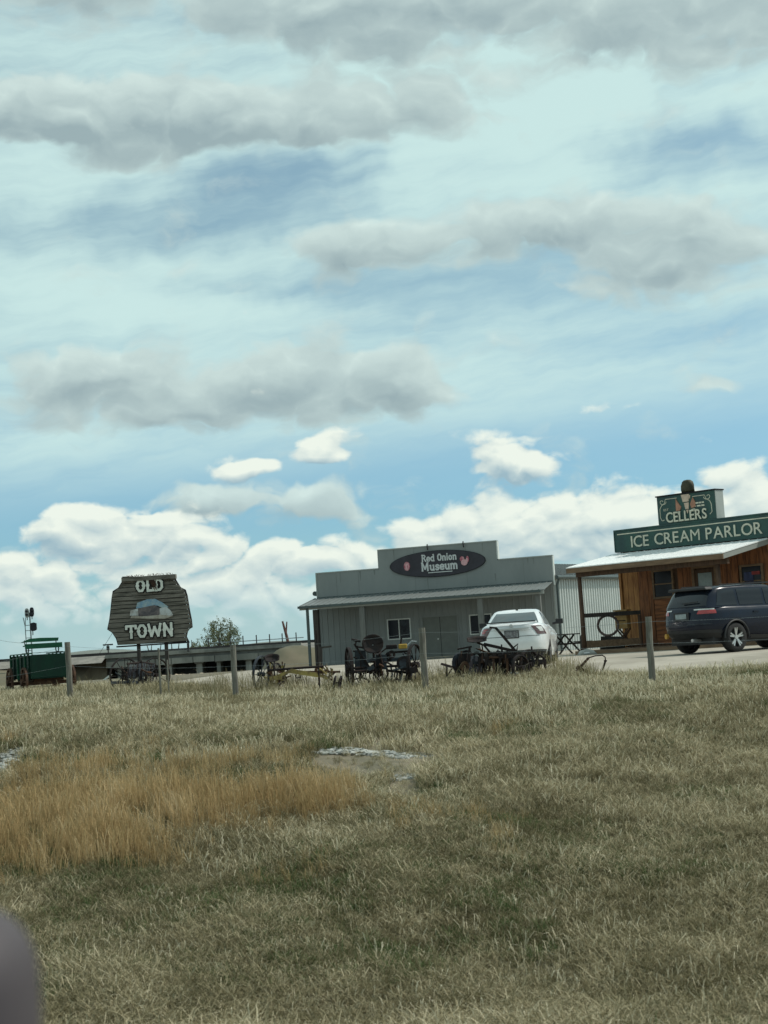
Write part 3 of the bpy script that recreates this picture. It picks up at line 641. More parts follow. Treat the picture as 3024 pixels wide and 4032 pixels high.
# ------------------------------------------------------------------ stroke lettering (slab serif)
GL = {  # polylines, then serif spots (x, y) ; box 0..w x 0..1
 'O': (.7, [[(.12, .3), (.12, .7), (.25, .93), (.45, .93), (.58, .7), (.58, .3), (.45, .07), (.25, .07), (.12, .3)]], []),
 'L': (.65, [[(.18, 0), (.18, 1)], [(.18, .06), (.6, .06), (.6, .25)]], [(.18, .97), (.18, .03)]),
 'D': (.7, [[(.15, 0), (.15, 1)], [(.15, .93), (.42, .93), (.57, .72), (.57, .28), (.42, .07), (.15, .07)]], [(.12, .97), (.12, .03)]),
 'T': (.75, [[(.37, 0), (.37, .95)], [(.05, .72), (.05, .94), (.69, .94), (.69, .72)]], [(.37, .03)]),
 'W': (1.0, [[(.1, 1), (.27, .05), (.5, .75), (.73, .05), (.9, 1)]], [(.1, .97), (.9, .97), (.5, .8)]),
 'N': (.8, [[(.15, 0), (.15, 1), (.62, 0), (.62, 1)]], [(.15, .03), (.15, .97), (.62, .97)]),
 'R': (.75, [[(.16, 0), (.16, 1)], [(.16, .94), (.45, .94), (.58, .76), (.45, .54), (.16, .54)], [(.38, .54), (.64, .03)]], [(.16, .03), (.12, .97), (.64, .03)]),
 'e': (.6, [[(.1, .34), (.5, .34), (.48, .55), (.3, .64), (.12, .52), (.08, .3), (.18, .08), (.36, .05), (.5, .12)]], []),
 'd': (.65, [[(.5, 0), (.5, 1)], [(.5, .55), (.3, .64), (.12, .5), (.09, .3), (.2, .07), (.36, .05), (.5, .15)]], [(.46, .97), (.54, .03)]),
 'n': (.65, [[(.14, 0), (.14, .64)], [(.14, .5), (.3, .64), (.45, .6), (.5, .45), (.5, 0)]], [(.14, .03), (.1, .62), (.5, .03)]),
 'i': (.32, [[(.16, 0), (.16, .64)], [(.16, .84), (.16, .96)]], [(.16, .03), (.12, .62)]),
 'o': (.62, [[(.1, .33), (.16, .56), (.3, .64), (.44, .56), (.5, .33), (.44, .1), (.3, .04), (.16, .1), (.1, .33)]], []),
 'M': (1.0, [[(.16, 0), (.16, 1), (.48, .2), (.8, 1), (.8, 0)]], [(.16, .03), (.14, .97), (.82, .97), (.8, .03)]),
 'u': (.65, [[(.14, .64), (.14, .2), (.24, .05), (.38, .06), (.5, .2)], [(.5, .64), (.5, 0)]], [(.1, .62), (.46, .62), (.54, .03)]),
 's': (.55, [[(.46, .52), (.34, .63), (.18, .6), (.12, .47), (.22, .37), (.38, .31), (.45, .18), (.34, .05), (.18, .06), (.09, .16)]], []),
 'm': (.95, [[(.14, 0), (.14, .64)], [(.14, .5), (.28, .64), (.42, .58), (.46, .42), (.46, 0)], [(.46, .5), (.6, .64), (.74, .58), (.78, .42), (.78, 0)]], [(.14, .03), (.1, .62), (.46, .03), (.78, .03)])}
def letters(txt, x, z, h, wscale, th, y0, y1, m, parent, name='letter', serif=.13, blobs=False, grow=0.0, slant=0.0):
    for ch in txt:
        if ch == ' ': x += .38*h*wscale; continue
        w, pls, ser = GL[ch]; mb = MB(); hx_ = h*wscale; d = (y1-y0)/2; n = 0
        for pl in pls:
            for a, b in zip(pl, pl[1:]):
                A, B = Vector((x+a[0]*hx_, 0, z+a[1]*h)), Vector((x+b[0]*hx_, 0, z+b[1]*h)); e = (B-A).normalized()*(th*.30+grow)
                n += 1; off = .0006*n
                mb.bar(A-e+Vector((0, (y0+y1)/2-off, 0)), B+e+Vector((0, (y0+y1)/2-off, 0)), 2*d, th+2*grow, up=(0, 1, 0)) if False else _seg(mb, A-e, B+e, th/2+grow, y0-off, y1)
        for sx_, sy_ in ser:
            n += 1; s2 = serif*h; mb.span(x+sx_*hx_-s2-grow, x+sx_*hx_+s2+grow, y0-.0006*n, y1, z+sy_*h-th*.28-grow, z+sy_*h+th*.28+grow)
        if blobs:
            spots = {'O': (.12, .58), 'L': (.18,), 'D': (.15,), 'T': (.37,), 'W': (.18, .82), 'N': (.15, .62)}[ch]
            for b_ in spots: n += 1; mb.disc((x+b_*hx_, z+.5*h), th*.78+grow, y0-.0006*n, y1, 12)
        mb.build(name, m, parent); x += w*hx_
    return x
def _seg(mb, A, B, r, y0, y1):
    d = (B-A).normalized(); nx, nz = -d.z*r, d.x*r
    mb.prism([(A.x+nx, A.z+nz), (A.x-nx, A.z-nz), (B.x-nx, B.z-nz), (B.x+nx, B.z+nz)], y0, y1)
def text_width(txt, h, ws): return sum(.38*h*ws if c == ' ' else GL[c][0]*h*ws for c in txt)
def sans(txt, parent, m, x, z, h, width, y, depth=.02, bold=.012, name='letter'):
    """plain sans lettering from the built-in font, one mesh for each letter"""
    made = []; cx = 0.0
    for ch in txt:
        if ch == ' ': cx += .34; continue
        cu = bpy.data.curves.new('letter', 'FONT'); cu.body = ch; cu.size = 1; cu.extrude = .03; cu.offset = 0.0 if ch == 'M' else bold; cu.resolution_u = 4
        to = bpy.data.objects.new('letter_source', cu); C.objects.link(to); bpy.context.view_layer.update()
        me = bpy.data.meshes.new_from_object(to.evaluated_get(bpy.context.evaluated_depsgraph_get()))
        bpy.data.objects.remove(to); bpy.data.curves.remove(cu)
        vs = np.array([v.co[:] for v in me.vertices]); lo, hi = vs[:, 0].min(), vs[:, 0].max()
        vs[:, 0] += cx-lo; made.append((me, vs)); cx += hi-lo+.085
    tot = cx-.085; zmax = max(v[:, 1].max() for _, v in made); zmin = 0
    for me, vs in made:
        out = np.stack([x+vs[:, 0]/tot*width, y-depth/2+vs[:, 2]*-depth/.06, z+vs[:, 1]/zmax*h], 1)
        me.vertices.foreach_set('co', out.ravel()); me.update(); me.materials.clear(); me.materials.append(m); me.name = name
        o = bpy.data.objects.new(name, me); C.objects.link(o); o.parent = parent

# ------------------------------------------------------------------ wooden OLD TOWN sign
YS = 52.0; p = at(603, 2660, YS)
ot = thing('wooden_sign', 'big weathered plank sign reading OLD TOWN on two posts', 'sign', (p.x, YS, hz(p.x, YS)-.02), R(-2))
zo = ot.location.z
def os_(px, py): q = at(px, py, YS); return (q.x-p.x, q.z-zo)
edgeL = [os_(*q) for q in ((466, 2540), (459, 2515), (444, 2492), (424, 2478), (432, 2440), (437, 2400), (442, 2350), (446, 2327), (468, 2313), (482, 2290), (484, 2270))]
edgeR = [os_(*q) for q in ((742, 2527), (732, 2506), (738, 2480), (755, 2470), (752, 2440), (744, 2400), (735, 2345), (728, 2322), (708, 2312), (690, 2283), (688, 2270))]
def ex_(edge, z):
    for (x0, z0), (x1, z1) in zip(edge, edge[1:]):
        if z0 <= z <= z1: return x0+(x1-x0)*(z-z0)/max(z1-z0, 1e-6)
    return edge[0][0] if z < edge[0][1] else edge[-1][0]
zb, ztp = max(edgeL[0][1], edgeR[0][1])-.02, min(edgeL[-1][1], edgeR[-1][1])
npl = 15; rr = random.Random(4); z = zb
for k in range(npl):
    hpl = (ztp-zb)/npl*rr.uniform(.8, 1.2) if k < npl-1 else ztp-z
    z1 = min(z+hpl, ztp); g_ = .022
    a0, a1, b0, b1 = ex_(edgeL, z+g_), ex_(edgeL, z1), ex_(edgeR, z+g_), ex_(edgeR, z1); j = lambda: rr.uniform(-.02, .02); dy = rr.uniform(-.018, .018)
    o = MB().prism([(a0+j(), z+g_), (b0+j(), z+g_+rr.uniform(-.004, .004)), ((b0+b1)/2+j(), (z+z1)/2), (b1+j(), z1), (a1+j(), z1), ((a0+a1)/2+j(), (z+z1)/2)], -.025+dy, .02+dy).build('plank', m_wood, ot)
    z = z1
MB().prism([(x+.06, zz) for x, zz in edgeL] + [(x-.06, zz) for x, zz in edgeR[::-1]], .0225, .045).build('backing', m_black, ot)
edge_ = [(x+.0, zz) for x, zz in edgeL]
MB().prism([(x-.035, zz) for x, zz in edge_] + [(x+.05, zz) for x, zz in edge_[::-1]], .022, .16).build('side_frame', m_black, ot)
MB().prism([(x-.05, zz) for x, zz in edgeR] + [(x+.02, zz) for x, zz in edgeR[::-1]], .05, .14).build('side_frame', m_black, ot)
a, b = os_(482, 2272), os_(690, 2270)
MB().span(a[0]-.02, b[0]+.03, -.12, .14, ztp-.07, ztp+.075).build('cap_board', m_wood, ot)
a, b = os_(456, 2538), os_(745, 2527)
MB().span(a[0], b[0], .03, .13, zb-.06, zb-.01).build('bottom_rail', m_black, ot)
for px in (546, 656):
    x = os_(px, 2600)[0]; MB().span(x-.055, x+.055, .045, .16, -.3, ztp-.3).build('post', m_dpost, ot)
x = os_(740, 2530)[0]; MB().span(x-.04, x+.03, .04, .12, zb-.35, zb-.063).build('bracket', m_dpost, ot)
for txt, L_, R_ in (('OLD', (537, 2328), (645, 2284)), ('TOWN', (497, 2506), (687, 2466))):
    (xa, za), (xb_, zb_) = os_(*L_), os_(*R_)
    h_ = .40 if txt == 'OLD' else .43; w_ = xb_-xa; ws = w_/text_width(txt, h_, 1.0)
    z_ = za-.02 if txt == 'OLD' else os_(590, 2508)[1]
    if txt == 'OLD': z_ = os_(590, 2328)[1]
    letters(txt, xa, z_, h_, ws, .082, -.068, -.047, m_black, ot, 'letter_outline', .10, True, .032)  # wider black copy behind, the painted outline of the white letters
    letters(txt, xa, z_, h_, ws, .082, -.092, -.0705, m_white, ot, 'letter', .10, True)
# painted cabin picture
m_skyp = mat('painted_sky', (.17, .30, .42), .8, .35, 4, col2=(.33, .42, .44)); m_snow = mat('painted_snow', (.50, .54, .55), .8, .25, 5, col2=(.33, .32, .30)); m_cab = mat('painted_cabin', (.075, .07, .08), .8, .5, 6, col2=(.16, .14, .14)); m_sand = mat('painted_ground', (.40, .38, .33), .8, .3, 6, col2=(.27, .24, .20))
def paint(pts, y, m): MB().prism([os_(*q) for q in pts], y, -.0475).build('painted_scene', m, ot)
paint([(536, 2396), (541, 2374), (580, 2360), (612, 2358), (640, 2372), (665, 2390), (650, 2398), (620, 2384), (560, 2394)], -.052, m_skyp)
paint([(512, 2424), (514, 2404), (544, 2396), (546, 2424)], -.0525, m_snow)
paint([(628, 2395), (656, 2390), (672, 2402), (684, 2422), (660, 2432), (628, 2422)], -.053, m_snow)
paint([(546, 2424), (545, 2396), (580, 2388), (612, 2382), (630, 2394), (630, 2420), (596, 2425)], -.0545, m_cab)
paint([(514, 2434), (520, 2424), (560, 2427), (600, 2424), (640, 2420), (684, 2426), (650, 2436), (580, 2436)], -.056, m_sand)
# weeds caught along the top board
wd = MB(); rr = random.Random(2)
for _ in range(60):
    x = rr.uniform(os_(500, 2265)[0], os_(680, 2262)[0]); zt_ = a[1]
    z0 = os_(585, 2264)[1]-.02; wd.tube([(x, rr.uniform(-.08, .1), z0), (x+rr.uniform(-.06, .06), rr.uniform(-.08, .1), z0+rr.uniform(.02, .07))], .007, 3)
for _ in range(30):
    x = os_(605, 2300)[0]; z0 = os_(605, 2300)[1]; wd.tube([(x+rr.uniform(-.16, .1), -.10, z0+rr.uniform(.1, .2)), (x+rr.uniform(-.05, .14), -.11, z0+rr.uniform(-.22, 0))], .007, 3)
o = wd.build('caught_weeds', m_rust, ot); o['kind'] = 'stuff'

# ------------------------------------------------------------------ museum
MA = R(16); q = at(1266, 2620, 76)
mu = thing('museum_building', 'long grey metal museum with stepped false front and oval black sign', 'building', (q.x, 76, -.2), -MA)
zM = .2                                                      # ground to world shift
W_, LB = 11.9, 18.0
def mz(z): return z+zM
openings = [(3.52, 4.72, .87, 1.89), (5.27, 7.11, -.2, 1.91), (7.66, 8.78, .87, 1.85)]
xsn = sorted({0, W_} | {v for o_ in openings for v in o_[:2]}); zsn = [-.2, .87, 1.85, 1.89, 1.91, 4.38]
fw = MB()
def ribbed(mb, x0, x1, z0, z1, y0, pitch=.305, dep=.02, back=.06):
    """a wall sheet with narrow raised ribs"""
    n = max(1, round((x1-x0)/pitch)); pts = [(x0, 0)]
    for k in range(n):
        c_ = x0+(k+.5)*(x1-x0)/n
        pts += [(c_-.035, 0), (c_-.018, -dep), (c_+.018, -dep), (c_+.035, 0)]
    pts.append((x1, 0)); vs = [(x, y0+d, z) for z in (z0, z1) for x, d in pts]; m_ = len(pts)
    mb.add(vs, [(k, k+1, k+1+m_, k+m_) for k in range(m_-1)])
for x0, x1 in zip(xsn, xsn[1:]):
    for z0, z1 in zip(zsn, zsn[1:]):
        cx, cz = (x0+x1)/2, (z0+z1)/2
        if any(a < cx < b and c < cz < d for a, b, c, d in openings): continue
        ribbed(fw, x0, x1, mz(z0), mz(min(z1, 3.2)), 0)
up0, up1, zt1, zt2 = 3.28, 9.24, 4.38, 5.29
fw.add([(0, -.021, mz(3.15)), (W_, -.021, mz(3.15)), (W_, -.021, mz(zt1)), (0, -.021, mz(zt1))], [(0, 1, 2, 3)]); fw.add([(up0, -.021, mz(zt1)), (up1, -.021, mz(zt1)), (up1, -.021, mz(zt2)), (up0, -.021, mz(zt2))], [(0, 1, 2, 3)])
fw.build('front_wall', m_mus, mu)
# parapet returns and back
MB().span(0, W_, .022, .25, mz(3.3), mz(4.36)).build('parapet_core', m_mus, mu)
MB().span(up0+.002, up1-.002, .022, .25, mz(4.362), mz(5.28)).build('parapet_core', m_mus, mu)
for (x0, x1, z) in ((-.03, up0-.04, zt1), (up0-.03, up1+.03, zt2), (up1+.04, W_+.03, zt1)):
    MB().span(x0, x1, -.04, .28, mz(z), mz(z)+.055).build('parapet_cap', m_trim, mu)
MB().span(up1, up1+.06, -.035, .27, mz(zt1)+.058, mz(zt2)-.003).build('corner_trim', m_frame, mu)  # right return coloured white to look sunlit, the left one stays grey
MB().span(up0-.03, up0, -.035, .03, mz(zt1)+.058, mz(zt2)-.003).build('corner_trim', m_trim, mu)
MB().span(W_, W_+.05, -.035, .26, mz(3.0), mz(zt1)-.003).build('corner_trim', m_frame, mu)  # sunlit brightness of this right edge comes from its white colour
MB().span(W_-.06, W_-.003, -.035, -.022, mz(-.2), mz(2.95)).build('corner_trim', m_trim, mu)
MB().span(-.03, .03, -.04, .05, mz(-.2), mz(zt1)-.003).build('corner_trim', m_trim, mu)
MB().span(W_-.06, W_-.01, .26, LB, mz(-.2), mz(3.35)).build('side_wall', m_mus, mu)
MB().span(.0, .05, .26, LB, mz(-.2), mz(3.35)).build('side_wall', m_mus, mu); MB().span(.06, W_-.05, LB-.1, LB, mz(-.2), mz(3.35)).build('rear_wall', m_mus, mu)
rf = MB(); rdg = 4.30
rf.add([(W_-.02, .26, mz(3.46)), (W_-.02, LB+.2, mz(3.46)), (W_/2, LB+.2, mz(rdg)), (W_/2, .26, mz(rdg)), (-.2, .26, mz(3.46)), (-.2, LB+.2, mz(3.46))], [(0, 1, 2, 3), (3, 2, 5, 4)])
ro = rf.build('roof', m_mroof, mu)
me_rib = dmesh(MB().bar((0, 0, 0), (-W_/2+.05, 0, rdg-3.46), .05, .035), 'roof_rib', m_mroof)
for k in range(0, 40): inst('roof_rib', me_rib, ro, (W_-.02, .45+k*.44, mz(3.475)))
MB().tube([(-.26, .35, mz(3.42)), (-.26, LB, mz(3.42))], .12, 8).build('gutter', m_gutter, mu)
# porch
PD = 2.35; ze, zj = 2.76, 3.16
pr = MB().add([(-.15, -PD-.12, mz(ze)), (W_-.05, -PD-.12, mz(ze)), (W_-.05, -.03, mz(zj)), (-.15, -.03, mz(zj)), (-.15, -PD-.12, mz(ze)-.03), (W_-.05, -PD-.12, mz(ze)-.03), (W_-.05, -.03, mz(zj)-.03), (-.15, -.03, mz(zj)-.03)], [(0, 1, 2, 3), (7, 6, 5, 4), (0, 4, 5, 1), (1, 5, 6, 2), (3, 7, 4, 0)]).build('porch_roof', m_mroof, mu)
me_rib = dmesh(MB().bar((0, 0, 0), (0, PD+.05, (zj-ze)), .035, .03), 'roof_rib', m_mroof)
for k in range(39): inst('roof_rib', me_rib, pr, (-.1+k*.308, -PD-.1, mz(ze)+.012))
MB().span(-.17, W_-.2, -PD-.26, -PD-.125, mz(ze)-.12, mz(ze)-.005).build('porch_gutter', m_gutter, mu)
MB().span(-.13, W_-.07, -PD-.10, -PD-.02, mz(ze)-.20, mz(ze)-.035).build('porch_fascia', m_trim, mu)
MB().span(0, W_-.05, -.06, -.025, mz(zj)-.06, mz(zj)+.05).build('porch_flashing', m_gutter, mu)
for k in range(11):
    x = .05+k*1.15; MB().bar((x, -PD, mz(ze)-.13), (x, -.08, mz(zj)-.12), .05, .14).build('rafter', m_dpost, mu)
for s in (.63, 2.98, 8.76, 11.5):
    MB().span(s-.13, s+.13, -PD-.015, -PD+.22, mz(-.2)-.1, mz(ze)-.21).build('porch_post', m_dpost if s < 1 else m_ipost, mu, bevel=.015)
MB().span(.2, .32, -PD-.12, -PD-.02, mz(-.2)-.1, mz(ze)-.13).build('downspout', m_gutter, mu)
MB().span(-.1, W_+.1, -PD-.2, -.03, mz(-.2)-.2, mz(-.2)+.035).build('porch_slab', m_conc, mu)
MB().span(5.1, 7.3, -.5, -.04, mz(-.2)+.04, mz(-.2)+.11).build('door_step', m_conc, mu)
# door
dr = MB().span(5.33, 7.05, .0, .05, mz(-.2)+.12, mz(1.86)).build('double_door', m_door, mu)
MB().span(6.18, 6.20, -.006, -.001, mz(-.2)+.12, mz(1.85)).build('door_seam', m_black, dr)
MB().tube([(6.06, -.002, mz(.78)), (6.06, -.07, mz(.78))], .035, 8).build('door_knob', m_frame, dr)
df = MB().span(5.27, 5.33, -.035, .06, mz(-.2)+.12, mz(1.91)); df.span(7.05, 7.11, -.035, .06, mz(-.2)+.12, mz(1.91)); df.span(5.332, 7.048, -.034, .06, mz(1.86)+.002, mz(1.91)); df.build('door_frame', m_mus, mu)
for a_, b_, c_, d_ in (openings[0], openings[2]):
    wn = MB(); f_ = .055
    wn.span(a_, a_+f_, -.05, .06, mz(c_), mz(d_)); wn.span(b_-f_, b_, -.05, .06, mz(c_), mz(d_)); wn.span(a_+f_+.001, b_-f_-.001, -.049, .06, mz(d_)-f_, mz(d_)); wn.span(a_+f_+.001, b_-f_-.001, -.049, .06, mz(c_), mz(c_)+f_)
    w_o = wn.build('window', m_frame, mu); md = (a_+b_)/2
    MB().span(md-.025, md+.025, -.03, .05, mz(c_)+f_+.002, mz(d_)-f_-.002).build('mullion', m_frame, w_o)
    MB().span(a_+f_+.002, md-.027, .0, .02, mz(c_)+f_+.002, mz(d_)-f_-.002).build('pane', m_glass, w_o); MB().span(md+.027, b_-f_-.002, .01, .03, mz(c_)+f_+.002, mz(d_)-f_-.002).build('pane', m_glass, w_o)
    MB().span(md+.12, b_-.22, .004, .009, mz(c_)+.35, mz(d_)-.12).build('notice', m_bluei, w_o)
m_streak = mat('water_stain', (.17, .185, .18), .7, .2, 2, stretch=(3, 3, .4))
rr = random.Random(21)
for k in range(9):
    x_ = rr.uniform(.5, W_-.5); z1_ = 4.36 if not up0 < x_ < up1 else rr.choice((3.75, 5.27)); h__ = rr.uniform(.25, .6); w__ = rr.uniform(.03, .09)
    MB().add([(x_-w__/2, -.0225, mz(z1_)), (x_+w__/2, -.0225, mz(z1_)), (x_+w__*.2, -.0225, mz(z1_-h__)), (x_-w__*.1, -.0225, mz(z1_-h__*.9))], [(3, 2, 1, 0)]).build('water_stain', m_streak, mu)
for x_ in (1.05, 2.2, 5.1, 7.7, 10.5): MB().span(x_-.006, x_+.006, -.026, -.0215, mz(3.2), mz(4.37 if not up0 < x_ < up1 else 5.28)).build('sheet_joint', m_streak, mu)
# corrugated annex on the right of the museum
q2 = mu.matrix_basis @ Vector((W_-.10, .12, 0)); an = thing('corrugated_annex', 'pale corrugated metal annex between the museum and the ice cream parlor', 'building', q2, R(57))
AL = 10.5; sw = MB(); pts = [(0, 0)]; x = .06
while x < AL-.3: pts += [(x, 0), (x+.02, -.06), (x+.13, -.06), (x+.15, 0)]; x += .27
pts.append((AL, 0)); vs = [(x, y, z) for z in (0, 3.56) for x, y in pts]; m_ = len(pts)
sw.add(vs, [(k, k+1, k+1+m_, k+m_) for k in range(m_-1)]); sw.build('corrugated_wall', m_wall, an)
MB().span(AL, AL+.05, -.05, 4.0, 0, 3.56).build('end_wall', m_wall, an)
ro2 = MB().add([(0, -.2, 3.64), (AL+.15, -.2, 3.64), (AL+.15, 3.4, 4.52), (0, 3.4, 4.52), (0, -.2, 3.60), (AL+.15, -.2, 3.60), (AL+.15, 3.4, 4.48), (0, 3.4, 4.48)], [(0, 1, 2, 3), (7, 6, 5, 4), (0, 4, 5, 1), (1, 5, 6, 2)]).build('roof', m_mroof, an)
me_rib = dmesh(MB().bar((0, 0, 0), (0, 3.55, .868), .06, .05), 'roof_rib', m_mroof)
for k in range(34): inst('roof_rib', me_rib, ro2, (.15+k*.31, -.19, 3.655))
MB().tube([(0, -.27, 3.56), (AL+.1, -.27, 3.56)], .095, 8).build('gutter', m_gutter, an)
MB().tube([(.22, -.27, 3.5), (.20, -.16, 3.2), (.20, -.16, .02)], .06, 8).build('downspout', m_gutter, an)
# oval sign: hangs from the front
cx, cz = 6.27, mz(4.44)
sgn = thing('oval_museum_sign', 'black oval sign reading Red Onion Museum with two onion pictures', 'sign', mu.matrix_basis @ Vector((cx, -.07, cz)), -MA)
el = [(2.38*math.cos(2*math.pi*k/64), .62*math.sin(2*math.pi*k/64)) for k in range(64)]
MB().prism(el, -.03, .03).build('board', m_signblk, sgn)
MB().prism([(x*1.012, z*1.035) for x, z in el], -.02, .034).build('rim', m_black, sgn)
wR = text_width('Red Onion', .30, 1.12); letters('Red Onion', -.78, .13, .33, 1.0*1.78/text_width('Red Onion', .33, 1.0), .062, -.048, -.031, m_lett, sgn, serif=.11)
letters('Museum', -.82, -.32, .40, 1.86/text_width('Museum', .40, 1.0), .078, -.048, -.031, m_lett, sgn, serif=.11)
MB().span(-.48, .74, -.046, -.031, -.445, -.405).build('lettering_strip', m_lett, sgn)
def onion(x, z, s, kind):
    mb = MB(); mb.disc((x, z), .155*s, -.05, -.031, 18, .22*s); o = mb.build('onion_picture', m_onion, sgn)
    MB().disc((x+.02, z-.02), .09*s, -.056, -.0502, 14, .17*s).build('onion_flesh', m_onionp, o); MB().disc((x+.045*s, z-.02), .03*s, -.06, -.0562, 10, .12*s).build('onion_core', m_onion, o)
onion(-1.53, -.03, 1.0, 0)
for (x, z, rx, rz_, m_) in ((1.26, .12, .11, .13, m_onion), (1.36, -.05, .16, .15, m_onionp), (1.53, .10, .07, .15, m_onion), (1.50, .05, .05, .11, m_onionp)):
    k_ = .001*len(sgn.children); MB().disc((x, z), rx, -.05-k_, -.031, 16, rz_).build('onion_picture', m_, sgn)
for x in (-.45, 1.35):
    MB().tube([(x, .02, .96), (x+.02, -.10, .86), (x+.05, -.14, .68)], .035, 6).build('sign_lamp', m_black, sgn)

# ------------------------------------------------------------------ ice cream parlor
PA = R(45); q = at(2470, 2545, 53.5)
pa = thing('ice_cream_parlor', 'brown plank ice cream parlor with green sign front and bright metal porch roof', 'building', (q.x, 53.5, 0), -PA)
m_rpane = mat('pale_sky_reflection_pane', (.26, .33, .34), .3, .2, 3, col2=(.19, .25, .26))  # door pane: reflected pale sky is put into the base colour
WL = 9.0; HW = 3.40
MB().span(-.02, WL, .05, .25, .02, 4.1).build('wall_core', m_rlog, pa); MB().span(-.02, .2, .26, 7, .02, 3.4).build('side_wall', m_plank, pa); MB().span(WL-.2, WL, .26, 7, .02, 3.4).build('side_wall', m_plank, pa); MB().span(-.02, WL, 7.0, 7.2, .02, 3.4).build('rear_wall', m_plank, pa)
MB().add([(-.3, .2, 3.55), (WL+.3, .2, 3.55), (WL+.3, 7.5, 3.3), (-.3, 7.5, 3.3), (-.3, .2, 3.75), (WL+.3, .2, 3.75), (WL+.3, 7.5, 3.5), (-.3, 7.5, 3.5)], [(4, 5, 6, 7), (3, 2, 1, 0), (0, 1, 5, 4), (1, 2, 6, 5), (2, 3, 7, 6), (3, 0, 4, 7)]).build('main_roof', m_galv, pa)
opn = [(1.27, 2.14, 1.70, 2.70), (2.95, 3.82, .2, 2.62), (4.75, 5.62, 1.5, 2.6)]
rr = random.Random(11); x = 0.0; k = 0
while x < WL-.05:
    w = rr.uniform(.17, .25); x1 = min(x+w, WL); th = rr.uniform(.022, .036); segs = [(.16, HW)]
    for a_, b_, c_, d_ in opn:
        if x1 > a_ and x < b_:
            if x < a_-.06: x1 = a_
            elif x1 > b_+.06 and x < b_-.04: x1 = b_
            segs = [s for s0, s1 in segs for s in ((s0, min(s1, c_)), (max(s0, d_), s1)) if s[1]-s[0] > .03]
            if c_ > .5: segs = [s for s in segs if s[0] > 1.0]
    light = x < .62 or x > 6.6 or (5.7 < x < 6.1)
    for s0, s1 in segs:
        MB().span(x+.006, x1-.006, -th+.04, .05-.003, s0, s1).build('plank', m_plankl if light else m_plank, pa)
    x = x1
for a_, b_, c_, d_ in (opn[0], opn[2]):                      # horizontal boards under the windows
    z = .16
    while z < c_-.02:
        z1 = min(z+rr.uniform(.2, .26), c_); MB().span(a_+.003, b_-.003, .04-rr.uniform(.022, .036), .047, z+.006, z1-.006).build('plank', m_plankh, pa); z = z1
MB().span(-.12, -.025, -.05, .12, .05, HW).build('corner_board', m_plankl, pa)
for (a_, b_, c_, d_), nm in ((opn[0], 'window'), (opn[2], 'window')):
    f_ = .07; wn = MB(); wn.span(a_, a_+f_, -.03, .045, c_, d_); wn.span(b_-f_, b_, -.03, .045, c_, d_); wn.span(a_+f_+.001, b_-f_-.001, -.028, .045, d_-f_, d_); wn.span(a_+f_+.001, b_-f_-.001, -.028, .045, c_, c_+f_)
    o = wn.build('window', m_fascia, pa); mid = (c_+d_)/2
    MB().span(a_+f_+.002, b_-f_-.002, .0, .03, c_+f_+.002, mid-.022).build('pane', m_glass, o); MB().span(a_+f_+.002, b_-f_-.002, .01, .04, mid+.022, d_-f_-.002).build('pane', m_glass, o); MB().span(a_+f_+.002, b_-f_-.002, -.01, .042, mid-.02, mid+.02).build('sash_bar', m_fascia, o)
m_neonb = mat('poster_blue', (.02, .035, .11), .5, .4, 5); m_neonr = mat('poster_red', (.28, .03, .03), .5, .3, 5)
MB().span(4.9, 5.25, -.01, -.003, 1.95, 2.35).build('poster', m_neonb, pa); MB().span(5.2, 5.5, -.018, -.0105, 2.25, 2.36).build('poster', m_neonr, pa)
a_, b_, c_, d_ = opn[1]
dr = MB().span(a_+.05, b_-.05, .0, .04, c_, 1.98); dr.span(a_+.05, a_+.16, .0, .04, 1.981, d_-.05); dr.span(b_-.16, b_-.05, .0, .04, 1.981, d_-.05); dr.span(a_+.161, b_-.161, .0, .04, d_-.16, d_-.05)
dr = dr.build('door', m_rlog, pa); MB().span(a_+.165, b_-.165, .012, .03, 1.985, d_-.165).build('pane', m_rpane, dr); MB().tube([(a_+.12, -.05, 1.15), (a_+.12, .0, 1.15)], .03, 8).build('door_knob', m_rim, dr)
df = MB().span(a_-.05, a_+.045, -.04, .045, c_, d_); df.span(b_-.045, b_+.05, -.04, .045, c_, d_); df.span(a_-.05, b_+.05, -.042, .045, d_+.002, d_+.10); df.build('door_frame', m_fascia, pa)
# false front board
sb = MB().span(-.1, WL+.1, -.12, .045, 3.42, 4.16).build('sign_board', m_green, pa)
MB().span(-.12, WL+.12, -.15, .20, 4.163, 4.21).build('sign_cap', m_green, sb); MB().span(.02, WL+.02, -.135, -.1205, 4.03, 4.065).build('cream_line', m_cream, sb)
MB().span(-.13, -.102, -.14, .05, 3.43, 4.16).build('sign_end', m_green, sb)
sans('ICE CREAM PARLOR', pa, m_cream, .60, 3.555, .385, 5.2, -.128, .02, .007)
